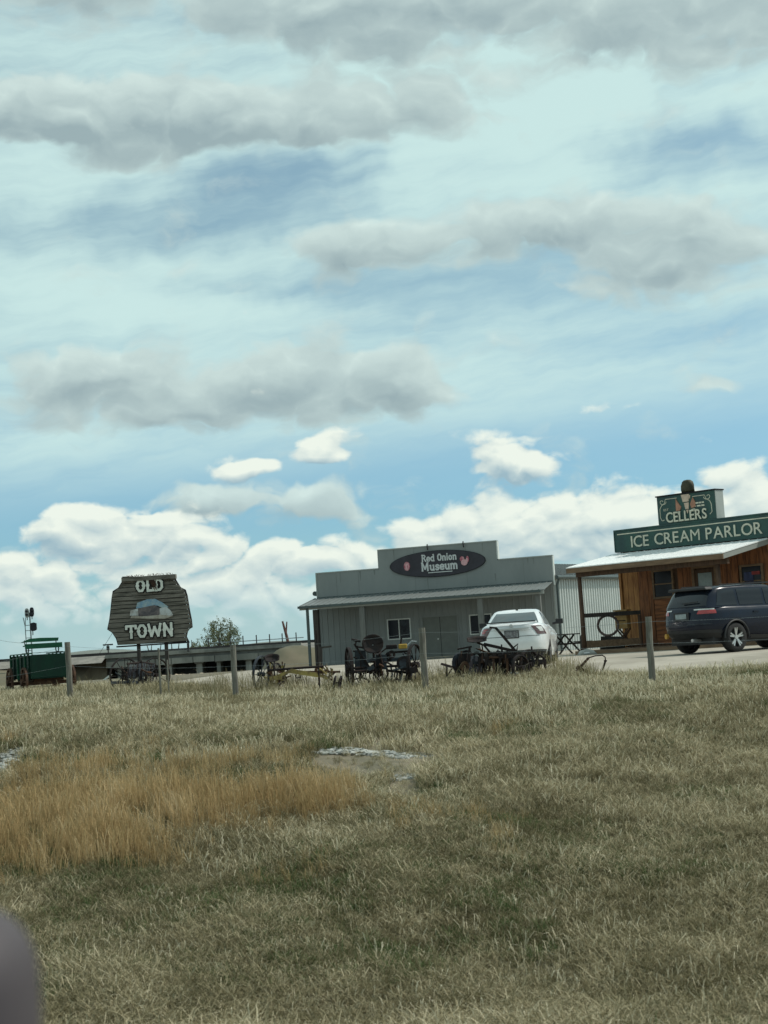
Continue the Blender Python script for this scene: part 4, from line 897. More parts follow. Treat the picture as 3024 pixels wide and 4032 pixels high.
# upper board with cones
u0, u1, zu = 1.80, 4.12, 5.16
ub = MB().span(u0, u1, -.13, .34, 4.215, zu).build('upper_sign_board', m_green, pa)
MB().span(u1+.002, u1+.02, -.13, .34, 4.215, zu).build('sign_end', m_trim, ub); MB().span(u0-.04, u1+.04, -.17, .38, zu+.002, zu+.045).build('sign_cap', m_black, ub)  # sign_end: pale colour paints the sun on the cabinet's right face
sans('CELLERS', pa, m_cream, 2.16, 4.26, .34, 1.62, -.165, .03)
sans('EST', pa, m_cream, 2.06, 4.66, .075, .20, -.138, .012, .004)
for k, (x0, w) in enumerate(((3.30, .16), (3.48, .10), (3.60, .08), (3.28, .08), (3.40, .14), (3.57, .12))):
    MB().span(x0, x0+w, -.142, -.1305, 4.78-.10*(k > 2), 4.83-.10*(k > 2)).build('small_lettering', m_cream, ub)
def ribbon(pts, r=.014, nm='cream_scroll'): MB().tube([(x, -.136, z) for x, z in pts], r, 5).build(nm, m_cream, ub)
ribbon([(2.62, 5.06), (2.15, 5.06), (2.10, 4.92), (1.98, 4.86), (1.90, 4.74), (1.90, 4.45), (1.96, 4.34), (2.06, 4.36)]); ribbon([(3.25, 5.04), (3.72, 5.04), (3.78, 4.90), (3.90, 4.84), (3.96, 4.72), (3.97, 4.46), (3.88, 4.38)])
for cx_, s in ((1.96, 1), (3.90, -1)): ribbon([(cx_+.09*math.cos(a)*s+.02*a*s, 4.96+.07*math.sin(a*1.0)) for a in np.linspace(.4, 6.6, 14)], .012)
# cones: scoop standing above the board, cone running down
cn = MB(); prof = [(0.0, .40), (.12, .385), (.2, .33), (.245, .22), (.25, .08), (.24, 0), (.0, -.01)]; n = 18; vs = []
for r_, z_ in prof:
    for k in range(n):
        a = 2*math.pi*k/n; jr = 1+.07*math.sin(a*5+z_*20); vs.append((2.98+r_*math.cos(a)*jr, .02+r_*.62*math.sin(a)*jr, 5.215+z_*1.08))
cn.add(vs, [(i*n+k, i*n+(k+1) % n, (i+1)*n+(k+1) % n, (i+1)*n+k) for i in range(len(prof)-1) for k in range(n)]); cn.build('ice_cream_scoop', m_choc, pa, smooth=True)
for poly, m_, d_ in (([(2.80, 5.14), (3.12, 5.14), (3.09, 4.89), (2.86, 4.89)], m_waffle, .03), ([(2.90, 4.85), (3.09, 4.86), (3.07, 4.64), (2.95, 4.64)], m_waffle, .032), ([(2.97, 4.615), (3.06, 4.615), (3.03, 4.50), (3.0, 4.50)], m_waffle, .028),
                     ([(2.58, 5.04), (2.66, 4.9), (2.78, 4.74), (2.72, 4.62), (2.56, 4.62)], m_peach, .03), ([(2.58, 4.59), (2.74, 4.59), (2.66, 4.46)], m_cream, .028), ([(3.26, 5.02), (3.14, 4.78), (3.18, 4.66), (3.34, 4.68), (3.35, 4.84)], m_peach, .03), ([(3.17, 4.62), (3.32, 4.64), (3.30, 4.54), (3.18, 4.55)], m_cream, .028), ([(3.12, 5.10), (3.17, 5.10), (3.14, 4.98), (3.10, 5.0)], m_waffle, .026)):
    MB().prism(poly, -.13-d_, -.131).build('cone_cutout', m_, pa)
# porch
D2, RL, RR = 2.9, -.17, 6.0; zf, zk = 2.93, 3.385
pr = MB().add([(RL, -D2, zf), (RR, -D2, zf), (RR, -.13, zk), (RL, -.13, zk), (RL, -D2, zf-.03), (RR, -D2, zf-.03), (RR, -.13, zk-.03), (RL, -.13, zk-.03)], [(0, 1, 2, 3), (7, 6, 5, 4), (0, 4, 5, 1), (1, 5, 6, 2), (3, 7, 4, 0)]).build('porch_roof', m_galv, pa)
me_rib = dmesh(MB().bar((0, 0, 0), (0, D2-.15, zk-zf), .03, .010), 'roof_rib', m_galv)
for k in range(20): inst('roof_rib', me_rib, pr, (RL+.06+k*.318, -D2+.01, zf+.008))
MB().span(RL, RR, -D2+.005, -D2+.05, zf-.20, zf-.033).build('fascia', m_fascia, pa)
for x_, m__ in ((RL+.02, m_fascia), (RR-.03, m_trim)): MB().bar((x_, -D2+.055, zf-.115), (x_, -.15, zk-.115), .035, .16).build('rake_board', m__, pa)
for k in range(11): xx = .25+k*.54; MB().bar((xx, -D2+.06, zf-.12), (xx, -.15, zk-.12), .045, .13).build('rafter', m_rlog, pa)
MB().span(RL+.1, RR-.1, -2.52, -2.38, zf-.10-.24, zf-.10-.08).build('porch_beam', m_rlog, pa)
for x_ in (.02, 5.5): MB().tube([(x_, -2.45, -.05), (x_+.01, -2.45, 1.4), (x_, -2.45, zf-.345)], [.085, .078, .072], 10).build('porch_post', m_rlog, pa, smooth=True)
MB().span(-.15, 6.1, -2.75, -.005, -.1, .10).build('porch_deck', m_fascia, pa)
# rail from the front post towards the wall, with a skirt board
MB().bar((.02, -2.42, 1.28), (1.05, -.55, 1.28), .10, .14).build('rail', m_dpost, pa); MB().bar((.02, -2.42, .30), (1.0, -.6, .30), .05, .24).build('skirt_board', m_fascia, pa)
MB().span(.98, 1.07, -.62, -.52, .101, 1.20).build('rail_post', m_rlog, pa)
# things on the porch
def pw(x, y, z): return pa.matrix_basis @ Vector((x, y, z))
o = MB(); n = 30
o.tube([(.34*math.cos(2*math.pi*k/n), .05*math.sin(4*math.pi*k/n), .34*math.sin(2*math.pi*k/n)+.36) for k in range(n+1)], .045, 7, cap=False)
o = o.build('iron_hoop', m_hoop, smooth=True, loc=pw(.25, -1.35, .56)); o.rotation_euler = (0, 0, R(-12)); tag(o, 'brown iron hoop propped up behind the porch rail', 'hoop')
o.location.z = .54
st = thing('box_on_stand', 'yellow-brown wooden box on a crossed-leg stand at the porch corner', 'box', pw(.42, -.72, .1), R(-30))
MB().span(-.22, .22, -.18, .18, .66, 1.26).build('box', m_box, st, bevel=.01); MB().span(-.25, .25, -.21, .21, 1.263, 1.31).build('lid', m_box, st); MB().span(-.17, .17, -.186, -.1805, .92, .95).build('slot', m_black, st)
for s in (-1, 1): MB().bar((-.3*s, -.12, 0), (.2*s, -.12, .655), .05, .05).build('leg', m_rlog, st); MB().bar((-.3*s, .14, 0), (.2*s, .14, .655), .05, .05).build('leg', m_rlog, st)
st = thing('hoop_cradle', 'low dark wooden wedge under the iron hoop on the porch', 'wedge', pw(.30, -1.25, .1), R(-20))
MB().prism([(-.42, 0), (.42, 0), (.40, .36), (.30, .40), (-.3, .44), (-.36, .44)], -.1, .1).build('block', m_pic, st)
# picnic table by the corrugated wall
p = at(2228, 2565, 57); pt = thing('picnic_table', 'dark picnic table standing by the pale corrugated wall', 'table', (p.x, 57, hz(p.x, 57)), R(10))
for k in range(4): MB().span(-.36+k*.185, -.20+k*.185, -.8, .8, .72, .76).build('top_board', m_pic, pt)
for s in (-1, 1):
    MB().span(s*.68-.12, s*.68+.12, -.8, .8, .42, .46).build('bench_board', m_pic, pt)
    for y_ in (-.6, .6): MB().bar((s*.45, y_+.03*s, 0), (-s*.16, y_+.03*s, .715), .09, .05).build('leg', m_pic, pt)
for y_ in (-.6, .6): MB().bar((-.75, y_-.06, .39), (.75, y_-.06, .39), .05, .05).build('cross_brace', m_pic, pt)
o = MB().tube([(0, 0, -.05), (0, 0, .62), (.02, 0, .72)], [.09, .075, .03], 8).build('short_stump', m_pic, loc=(at(2295, 2560, 56).x, 56, hz(5, 56))); tag(o, 'short dark stump post between picnic table and porch', 'stump')
o = MB(); rr = random.Random(8)
for _ in range(1):
    o.tube([(-.28, 0, .0), (-.2, .05, .06), (0, .1, .1), (.2, .06, .07), (.3, 0, 0)], [.06, .1, .11, .09, .05], 7)
p = at(2312, 2572, 50.5); o = o.build('flat_stone', m_paleRock, loc=(p.x, 50.5, hz(p.x, 50.5)), smooth=True); tag(o, 'pale flat stone at the foot of the front porch post', 'stone')
# vent pipe behind the sign
p = pw(.9, 2.2, 3.66); o = MB().tube([(0, 0, 0), (0, 0, 1.05)], .05, 8).build('vent_pipe', m_rail, pa, loc=(.9, 2.2, 3.62)); MB().tube([(0, 0, .9), (.25, 0, .85), (.32, 0, .8)], .03, 6).build('vent_arm', m_rail, o)

# ------------------------------------------------------------------ cars
def spow(c, e): return math.copysign(abs(c)**e, c)
class Car:
    """shell lofted from plan rings; levels: (z_rear, z_mid, z_front, half width, y_rear, y_front)"""
    def __init__(s, levels, arches, RA, ZC, e=.30, bow=.0): s.L = levels; s.ar = arches; s.RA = RA; s.ZC = ZC; s.e = e; s.bow = bow
    def pt(s, u, v):
        k = min(int(v), len(s.L)-2); f = v-k; A, B = s.L[k], s.L[k+1]; l = [a+(b-a)*f for a, b in zip(A, B)]
        zr, zm, zf, hw, yr, yf = l; a = u
        yc, hl = (yr+yf)/2, (yf-yr)/2
        x = hw*spow(math.cos(a), s.e); y = yc+hl*spow(math.sin(a), s.e)
        t = max(-1, min(1, (y-yc)/hl)); y -= s.bow*(x/hw)**2*(abs(t)**4)*math.copysign(1, t)
        x *= 1-.06*max(0, abs(t)-.55)**2/.2
        z = zm+(zr-zm)*max(0, -t)**1.5+(zf-zm)*max(0, t)**1.5
        for yw in s.ar:
            if abs(x) > .55*hw and abs(y-yw) < s.RA:
                za = s.ZC+math.sqrt(s.RA**2-(y-yw)**2); z = max(z, za+.02*v)
        return Vector((x, y, z))
    def shell(s, n=120, sub=3):
        mb = MB(); m_ = (len(s.L)-1)*sub; us = []
        for k in range(n):
            a = 2*math.pi*k/n; us.append(a-.22*math.sin(4*a)*-1*0)
        us = sorted(us); vs = [s.pt(u, v/sub) for v in range(m_+1) for u in us]
        mb.add(vs, [(v*n+k, v*n+(k+1) % n, (v+1)*n+(k+1) % n, (v+1)*n+k) for v in range(m_) for k in range(n)])
        return mb
    def u_rear(s, f): c = abs(f)**(1/s.e); a = math.acos(min(1, c)); return -a if f >= 0 else -math.pi+a
    def u_right(s, y, v=1.0):
        k = min(int(v), len(s.L)-2); f = v-k; yr = s.L[k][4]+(s.L[k+1][4]-s.L[k][4])*f; yf = s.L[k][5]+(s.L[k+1][5]-s.L[k][5])*f
        t = max(-1, min(1, (y-(yr+yf)/2)/((yf-yr)/2))); return math.asin(spow(t, 1/s.e))
    def patch(s, us, vs, off=.006, nu=14, nv=5):
        """panel on the shell; us: (u0, u1) or function of v"""
        mb = MB()
        def fn(i, j):
            v = vs[0]+(vs[1]-vs[0])*j; u0, u1 = us(j) if callable(us) else us; u = u0+(u1-u0)*i
            P_ = s.pt(u, v); du = s.pt(u+.004, v)-s.pt(u-.004, v); dv = s.pt(u, min(v+.02, len(s.L)-1))-s.pt(u, max(v-.02, 0))
            n_ = du.cross(dv)
            if n_.length < 1e-9: n_ = Vector((0, -1, 0))
            return P_+n_.normalized()*off
        return mb.grid(fn, nu, nv)
def cap(mb, car, n=120, rise=.02, sub=4):                    # close the top with a gently domed lid
    base = len(mb.v)-n; top = [Vector(v) for v in mb.v[base:]]; c = sum(top, Vector())/n; prev = list(range(base, base+n))
    for k in range(1, sub+1):
        f = 1-k/(sub+.3); o_ = len(mb.v)
        mb.v += [tuple(Vector((c.x+(p.x-c.x)*f, c.y+(p.y-c.y)*f, p.z+rise*(1-f*f)))for p in top)]if False else [tuple((c.x+(p.x-c.x)*f, c.y+(p.y-c.y)*(1-(1-f)*.9), p.z+rise*(1-f*f))) for p in top]
        cur = list(range(o_, o_+n)); mb.f += [(prev[i], prev[(i+1) % n], cur[(i+1) % n], cur[i]) for i in range(n)]; prev = cur
    mb.f.append(tuple(prev)); return mb
def wheel(root, x, y, r, w, side, nsp=5, double=True, rimr=.77):
    t = MB(); prof = [(r*.66, -w/2+.01), (r*.9, -w/2), (r*.985, -w/2+.03), (r, 0), (r*.985, w/2-.03), (r*.9, w/2), (r*.66, w/2-.01)]; n = 32
    vs = [(px_, rr_*math.cos(2*math.pi*k/n), rr_*math.sin(2*math.pi*k/n)) for rr_, px_ in prof for k in range(n)]
    t.add(vs, [(i*n+k, i*n+(k+1) % n, (i+1)*n+(k+1) % n, (i+1)*n+k) for i in range(len(prof)-1) for k in range(n)])
    o = t.build('wheel', m_tyre, root, smooth=True, loc=(x, y, r))
    rim = MB().ringx(r*(rimr-.06), r*rimr, w*.82, 32); xo = side*w*.30
    for k in range(nsp):
        for d in ((-.16, .16) if double else (0,)):
            a = 2*math.pi*k/nsp+.3; a2 = a+d
            rim.bar((xo, .04*math.cos(a), .04*math.sin(a)), (xo+side*.02, r*(rimr-.03)*math.cos(a2), r*(rimr-.03)*math.sin(a2)), 0.042 if double else .08, .03, up=(1, 0, 0))
    rim.tube([(xo-.02*side, 0, 0), (xo+.03*side, 0, 0)], .06, 12); rim.build('rim', m_rim, o)
    MB().tube([(-.02, 0, 0), (.02, 0, 0)], r*.70, 24).build('brake_disc', m_suvd, o)
    return o
HP = math.pi/2
# white sedan
p = at(2028, 2622, 38.6); h_ = R(9.5)
wc = thing('white_sedan', 'white four-door sedan seen from behind in front of the museum', 'car', (p.x+2.42*math.sin(h_), 39.0+2.42*math.cos(h_), 0), -h_)
wc.location.z = hz(wc.location.x, wc.location.y)+.012
sed = Car([(.30, .20, .22, .86, -2.30, 2.30), (.42, .34, .36, .90, -2.40, 2.40), (.60, .56, .52, .925, -2.42, 2.42), (.78, .78, .66, .925, -2.41, 2.38), (.93, .92, .76, .885, -2.38, 2.30), (1.04, .99, .84, .83, -2.36, 2.15), (1.09, 1.02, .87, .76, -2.30, 1.95)], (-1.38, 1.42), .38, .33, .30, .13)
b = sed.shell(140); cap(b, sed, 140, .03); body = b.build('body', m_carw, wc, smooth=True)
gh = Car([(1.02, 1.0, .95, .80, -1.86, 1.42), (1.14, 1.13, 1.10, .745, -1.58, 1.10), (1.30, 1.32, 1.30, .655, -1.14, .62), (1.385, 1.425, 1.40, .585, -.86, .28), (1.40, 1.455, 1.42, .52, -.76, .16)], (), .1, 0, .34, .05)
b = gh.shell(140); cap(b, gh, 140, .02); cab = b.build('cabin', m_carw, wc, smooth=True)
ua, ub_ = gh.u_rear(-.86), gh.u_rear(.86); tag(gh.patch((ua, ub_), (.35, 2.75), .010, 24, 8).build('rear_window', m_cglass, wc, smooth=True), 'pale reflecting rear window')
for s in (1, -1):
    f = lambda j, s=s: tuple((u if s > 0 else math.pi-u) for u in (gh.u_right(-1.15+.45*j, .25+2.3*j), gh.u_right(.95-.75*j, .25+2.3*j)))
    gh.patch(f, (.30, 2.55), .008*s, 20, 6).build('side_window', m_cglassd, wc, smooth=True)
gh.patch((math.pi-gh.u_rear(.86)-2*math.pi+0, -ua*0+math.pi-gh.u_rear(-.86)-2*math.pi), (.3, 2.7), -.008, 20, 6).build('windscreen', m_cglassd, wc, smooth=True) if False else None
def tail(car, s, f0, y1, v0, v1, off, m, root, nm):
    u0 = car.u_rear(f0*s)
    def us(j):
        uu = car.u_right(y1 if not callable(y1) else y1(j), v0+(v1-v0)*j); uu = uu if s > 0 else -math.pi-uu
        u0_ = car.u_rear((f0(j) if callable(f0) else f0)*s); return (u0_, uu) if s > 0 else (uu, u0_)
    return car.patch(us, (v0, v1), off, 16, 6).build(nm, m, root, smooth=True)
def tl_in(j): return .74-.13*j
for s in (1, -1):
    u = lambda j, s=s: None
    def us(j, s=s):
        a, b_ = sed.u_rear(tl_in(j)*s), (sed.u_right(-2.02-.12*j, 3.1+1.7*j))
        if s < 0: b_ = -math.pi-b_; return (b_, a)
        return (a, b_)
    o = sed.patch(us, (3.05, 4.75), .010, 18, 6).build('tail_lamp', m_taild, wc, smooth=True)
    def us2(j, s=s):
        a, b_ = sed.u_rear((tl_in(j*.6+.3)+.12)*s), sed.u_right(-2.16, 3.6+.8*j)
        if s < 0: b_ = -math.pi-b_; return (b_, a)
        return (a, b_)
    sed.patch(us2, (3.55, 4.45), .015, 14, 4).build('lamp_lens', m_lampw if s > 0 else m_tail, o, smooth=True)
tag(sed.patch((sed.u_rear(-.84), sed.u_rear(.84)), (5.55, 6.0), .05, 24, 3).build('spoiler', m_carw, wc, smooth=True), None)
MB().span(-.62, .62, -2.455, -2.40, 1.115, 1.145).build('spoiler_lip', m_suvd, wc)
pl = MB().span(-.165, .165, -2.44, -2.425, .735, .90).build('licence_plate', m_plated, wc); MB().span(-.185, .185, -2.4245, -2.40, .715, .92).build('plate_frame', m_suvd, pl)
MB().span(-.45, .45, -2.452, -2.40, .945, .975).build('chrome_strip', m_rim, wc); MB().disc((0, 1.035), .045, -2.425, -2.36, 14).build('round_emblem', m_rim, wc)
sed.patch((sed.u_rear(-.80), sed.u_rear(.80)), (2.86, 2.93), .004, 24, 1).build('boot_seam', m_suvd, wc)
sed.patch((sed.u_rear(-.95), sed.u_rear(.95)), (.05, .9), .008, 24, 3).build('bumper_valance', m_suvd, wc)
for s in (1, -1):
    for y_ in (-1.38, 1.42): wheel(wc, s*.79, y_, .335, .225, s)
    mr = MB(); mr.tube([(s*.86, .78, 1.04), (s*.97, .76, 1.07)], .035, 8); mr.box((s*1.05, .76, 1.10), (.20, .11, .14)); mr.build('door_mirror', m_suvd, wc, bevel=.03)
    MB().span(min(s*.905, s*.935), max(s*.905, s*.935), -.75, -.55, .86, .89).build('door_handle', m_carw, wc)
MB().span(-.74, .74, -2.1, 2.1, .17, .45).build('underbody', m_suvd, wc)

# dark SUV
hS = R(56); rw = at(2893, 2573, 40.0)
fx, fy = math.sin(hS), math.cos(hS); rx_, ry_ = math.cos(hS), -math.sin(hS)
# rear right wheel sits at local (+.82, -1.52)
sx_, sy_ = rw.x-.82*rx_+1.52*fx, 40.0-.82*ry_+1.52*fy
sv = thing('dark_blue_suv', 'dark blue SUV parked nose-in by the ice cream parlor', 'car', (sx_, sy_, hz(sx_, sy_)+.012), -hS)
suv = Car([(.42, .30, .34, .88, -2.38, 2.40), (.55, .42, .48, .93, -2.50, 2.50), (.72, .66, .66, .965, -2.54, 2.55), (.90, .90, .85, .97, -2.53, 2.52), (1.08, 1.08, .98, .955, -2.50, 2.44), (1.20, 1.17, 1.05, .90, -2.46, 2.30), (1.24, 1.19, 1.07, .84, -2.40, 2.15)], (-1.52, 1.52), .44, .38, .26, .14)
b = suv.shell(160); cap(b, suv, 160, .02); b.build('body', m_suv, sv, smooth=True)
sg2 = Car([(1.19, 1.17, 1.08, .885, -2.44, 1.30), (1.32, 1.32, 1.28, .84, -2.38, 1.00), (1.55, 1.57, 1.55, .79, -2.23, .60), (1.68, 1.71, 1.68, .74, -2.10, .36), (1.715, 1.755, 1.71, .68, -2.02, .22)], (), .1, 0, .20, .07)
b = sg2.shell(160); cap(b, sg2, 160, .025); b.build('cabin', m_suv, sv, smooth=True)
sg2.patch((sg2.u_rear(-.88), sg2.u_rear(.88)), (.35, 2.75), .010, 24, 8).build('rear_window', m_cglassd, sv, smooth=True)
for s in (1, -1):
    for y0, y1, y0t, y1t in ((-2.12, -1.35, -1.93, -1.35), (-1.25, -.35, -1.25, -.35), (-.25, .75, -.25, .25)):
        def us(j, s=s, y0=y0, y1=y1, y0t=y0t, y1t=y1t):
            v = .35+2.2*j; a, b_ = sg2.u_right(y0+(y0t-y0)*j, v), sg2.u_right(y1+(y1t-y1)*j, v)
            return (a, b_) if s > 0 else (math.pi-b_, math.pi-a)
        sg2.patch(us, (.35, 2.55), .008, 12, 6).build('side_window', m_cglassd, sv, smooth=True)
    MB().bar((s*.70, -1.75, 1.775), (s*.70, .2, 1.785), .04, .035).build('roof_rail', m_suvd, sv)
    mt = MB(); mt.tube([(s*.9, .95, 1.18), (s*1.02, .92, 1.2)], .04, 8); mt.box((s*1.10, .92, 1.25), (.22, .12, .18)); mt.build('door_mirror', m_suvd, sv, bevel=.03)
    for y_ in (-.85, .25): MB().span(min(s*.955, s*.985), max(s*.955, s*.985), y_, y_+.2, 1.01, 1.045).build('door_handle', m_suv, sv)
    for y_ in (-1.52, 1.52): wheel(sv, s*.83, y_, .385, .265, s)
    def us(j, s=s):
        a, b_ = suv.u_rear((.56+.06*j)*s), suv.u_right(-2.20, 3.9+.7*j); return (a, b_) if s > 0 else (-math.pi-b_, a)
    o = suv.patch(us, (3.75, 4.45), .012, 18, 4).build('tail_lamp', m_tail, sv, smooth=True)
    def us(j, s=s):
        a, b_ = suv.u_rear(.46*s), suv.u_rear(.93*s); return (a, b_) if s > 0 else (b_, a)
    suv.patch(us, (4.46, 4.75), .013, 14, 2).build('lamp_strip', m_lampw, o, smooth=True)
    ar = MB(); n = 20
    for yw in (-1.52, 1.52): ar.tube([(s*.955, yw+.45*math.cos(math.pi*k/n), .38+.45*math.sin(math.pi*k/n)) for k in range(n+1)], .028, 6)
    ar.build('arch_trim', m_suvd, sv)
    suv.patch((suv.u_right(-1.0, 1), suv.u_right(1.0, 1)) if s > 0 else (math.pi-suv.u_right(1.0, 1), math.pi-suv.u_right(-1.0, 1)), (.1, .9), .012, 10, 3).build('sill_trim', m_suvd, sv)
suv.patch((suv.u_rear(-.97), suv.u_rear(.97)), (.05, 1.5), .012, 24, 3).build('bumper_valance', m_suvd, sv)
suv.patch((suv.u_rear(-.9), suv.u_rear(.9)), (2.25, 2.36), .010, 24, 2).build('bumper_lip', m_bluei, sv)
MB().disc((-.66, .50), .045, -2.50, -2.42, 12, .07).build('rear_reflector', m_amber, sv)
pl = MB().span(-.19, .19, -2.555, -2.54, .93, 1.06).build('licence_plate', m_plate, sv); MB().span(-.27, .27, -2.5385, -2.50, .88, 1.10).build('plate_recess', m_suvd, pl)
MB().prism([(-.70, 1.66), (.70, 1.66), (.66, 1.735), (-.66, 1.735)], -2.27, -2.0).build('roof_spoiler', m_suvd, sv, bevel=.02)
MB().bar((-.02, -2.43, 1.33), (.50, -2.40, 1.36), .03, .025).build('wiper', m_suvd, sv)
MB().tube([(.30, -2.50, .36), (.30, -2.20, .36)], .045, 10).build('exhaust', m_rim, sv)
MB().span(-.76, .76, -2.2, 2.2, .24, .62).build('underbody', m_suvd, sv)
# the photographer's own car: only its near door mirror shows
ow = thing('near_car_side', 'blurred grey door mirror of the near car at the lower left corner', 'car', (0, .95, -.62), 0)
MB().span(-2.4, 1.5, .0, .12, .30, 1.02).build('door_panel', m_mirror, ow, bevel=.03); MB().span(-2.4, 1.5, .02, .14, .14, .295).build('sill', m_suvd, ow)
for x_ in (-1.6, 1.15):
    t_ = MB().tube([(x_, -.12, .33), (x_, .10, .33)], .33, 28); t_.build('tyre', m_tyre, ow)
n = 20; mh = MB(); cxm, czm = -.415, 1.215
def mpt(u, v):
    a = 2*math.pi*u; f = (1-abs(2*v-1)**3)**.5 if 0 < v < 1 else .02
    return (cxm+.125*spow(math.cos(a), .55)*f, .24+.12*(v-.5)*2*.8, czm+.095*spow(math.sin(a), .55)*f)
mh.grid(mpt, 40, 12); mh.build('mirror_housing', m_mirror, ow, smooth=True)
MB().bar((-.46, .12, 1.01), (-.44, .22, 1.16), .07, .05).build('mirror_arm', m_suvd, ow)

# ------------------------------------------------------------------ old farm machines
def iron_wheel(root, c, r, yaw=0.0, nsp=12, w=.07, rim=.03, m=None, hub=.06, spr=.010, roll=0.0):
    """spoked wheel; axle along local x turned by yaw"""
    m = m or m_iron
    b = MB().ringx(r-rim, r, w, 36); b.tube([(-.09, 0, 0), (.09, 0, 0)], hub, 10)
    o = b.build('wheel', m, root, loc=c); o.rotation_euler = (0, roll, yaw)
    me = dmesh(MB().tube([(0, 0, hub*.8), (0, 0, r-rim*.6)], spr, 5), 'spoke', m)
    for k in range(nsp): inst('spoke', me, o, (.02*(-1)**k, 0, 0), (2*math.pi*k/nsp, 0, 0))
    return o
class Frame:                                                 # a machine's own coordinates, read off the photograph at its depth
    def __init__(s, name, label, cat, px, Y, group='old farm machines along the fence'):
        p = at(px, 2600, Y); s.o = Vector((p.x, Y, hz(p.x, Y))); s.Y = Y; s.t = thing(name, label, cat, s.o, 0, group)
    def p(s, px, py, dy=0.0): q = at(px, py, s.Y+dy); return q-s.o
    def rod(s, pts, r, m, nm, n=6): return MB().tube([s.p(*q) for q in pts], r, n).build(nm, m, s.t)
    def beam(s, a, b, w, h, m, nm): return MB().bar(s.p(*a), s.p(*b), w, h).build(nm, m, s.t)
def iron_seat(fr, c, w, d, m, tilt=0.0, nm='seat', lace=True):
    mb = MB(); n = 20
    def fn(u, v):
        a = 2*math.pi*u; r = v; x = w/2*math.cos(a)*r; y = d/2*math.sin(a)*r; z = .10*r**3*(1.0 if math.sin(a) > -.3 else .25)
        return Vector((x, y, z))
    Rm = Matrix.Rotation(tilt, 3, 'X'); c = Vector(c)
    mb.grid(lambda u, v: Rm @ fn(u, .08+.92*v)+c, n, 6); o = mb.build(nm, m, fr.t, smooth=True)
    so_ = o.modifiers.new('thick', 'SOLIDIFY'); so_.thickness = .012
    if lace:
        for k in range(7):
            a = math.pi*(.15+.7*k/6); q = Rm @ (fn(a/6.283, .8)+Vector((0, 0, .012)))+c
            MB().box(q, (.018, .05, .006)).build('slot', m_rust, o)
    return o

def clutter(fr, x0, x1, y0, y1, n, seed, dmax=.5, mats=None):  # the tangle of rods, links, gears and shanks that fills these machines
    r = random.Random(seed); mats = mats or (m_iron, m_iron, m_bluei, m_rust)
    for k in range(n):
        px, py, dy = r.uniform(x0, x1), r.uniform(y0, y1), r.uniform(-.1, dmax); m = r.choice(mats); t = r.random()
        if t < .45:
            a = r.uniform(0, 3.14); L = r.uniform(12, 38); fr.rod([(px-L*math.cos(a), py-L*.6*math.sin(a), dy), (px, py+r.uniform(-4, 4), dy), (px+L*math.cos(a), py+L*.6*math.sin(a), dy+r.uniform(-.2, .2))], r.uniform(.012, .026), m, 'link_rod')
        elif t < .7: fr.beam((px, py-r.uniform(8, 26), dy), (px+r.uniform(-8, 8), py+r.uniform(8, 30), dy), r.uniform(.03, .08), .03, m, 'shank')
        elif t < .85:
            c = fr.p(px, py, dy); b = MB().ringx(.05, r.uniform(.075, .13), .03, 16); o = b.build('gear_ring', m, fr.t, loc=c); o.rotation_euler = (0, 0, r.uniform(.6, 2.2))
        else: MB().box(fr.p(px, py, dy), (r.uniform(.06, .2), .08, r.uniform(.05, .16)), Matrix.Rotation(r.uniform(-.4, .4), 3, 'Y')).build('bracket', m, fr.t)

# green wagon
fr = Frame('green_wagon', 'dark green farm wagon with a spring seat beside the leftmost fence post', 'wagon', 195, 42.0, None)
T = fr.t; T.rotation_euler = (0, 0, R(26))
Rw = Matrix.Rotation(R(28), 3, 'Z')
bw, bl, z0, z1 = 1.0, 2.4, .43, 1.09
MB().span(-bw/2, bw/2, -.02, bl, z0, z0+.04).build('floor', m_wgreen, T)
for nm_, sp in (('tailboard', (-bw/2, bw/2, -.03, .01)), ('headboard', (-bw/2, bw/2, bl-.03, bl+.01))):
    e_ = MB().span(sp[0], sp[1], sp[2], sp[3], z0+.043, z1).build(nm_, m_wgreen, T)
for s in (-1, 1):
    for k in range(2): MB().span(min(s*(bw/2+.003), s*(bw/2+.033)), max(s*(bw/2+.003), s*(bw/2+.033)), -.03, bl+.01, z0+.01+k*.325, z0+.325+k*.325).build('side_board', m_wgreen, T)
    for k in range(6): MB().span(min(s*(bw/2+.036), s*(bw/2+.075)), max(s*(bw/2+.036), s*(bw/2+.075)), .05+k*.46, .12+k*.46, z0-.03, z1+.02).build('stake', m_wgreenl if k % 2 else m_wgreen, T)
    MB().span(min(s*(bw/2-.02), s*(bw/2+.06)), max(s*(bw/2-.02), s*(bw/2+.06)), -.05, bl+.03, z1+.022, z1+.05).build('top_rail', m_wgreenl, T)
for y_ in (.25, bl-.3):
    MB().span(-bw/2-.18, bw/2+.18, y_-.05, y_+.05, .26, .36).build('axle', m_rust, T); MB().span(-.42, .42, y_-.06, y_+.06, .363, z0-.003).build('bolster', m_rust, T)
    for s in (-1, 1): iron_wheel(T, (s*(bw/2+.16), y_, .36), .40, 0, 12, .055, .055, m_rust, .08, .022)
MB().bar((0, .25, .31), (0, bl+.3, .31), .08, .08).build('reach_pole', m_rust, T)
st = MB().span(-.50, .50, .62, .98, z1+.24, z1+.27).build('seat', m_wgreenl, T); MB().span(-.52, .52, .60, .62, z1+.17, z1+.31).build('seat_front', m_wgreenl, T)
MB().prism([(-.56, z1+.36), (.50, z1+.36), (.52, z1+.45), (0, z1+.47), (-.30, z1+.46)], .98, 1.01).build('seat_back', m_wgreenl, T)
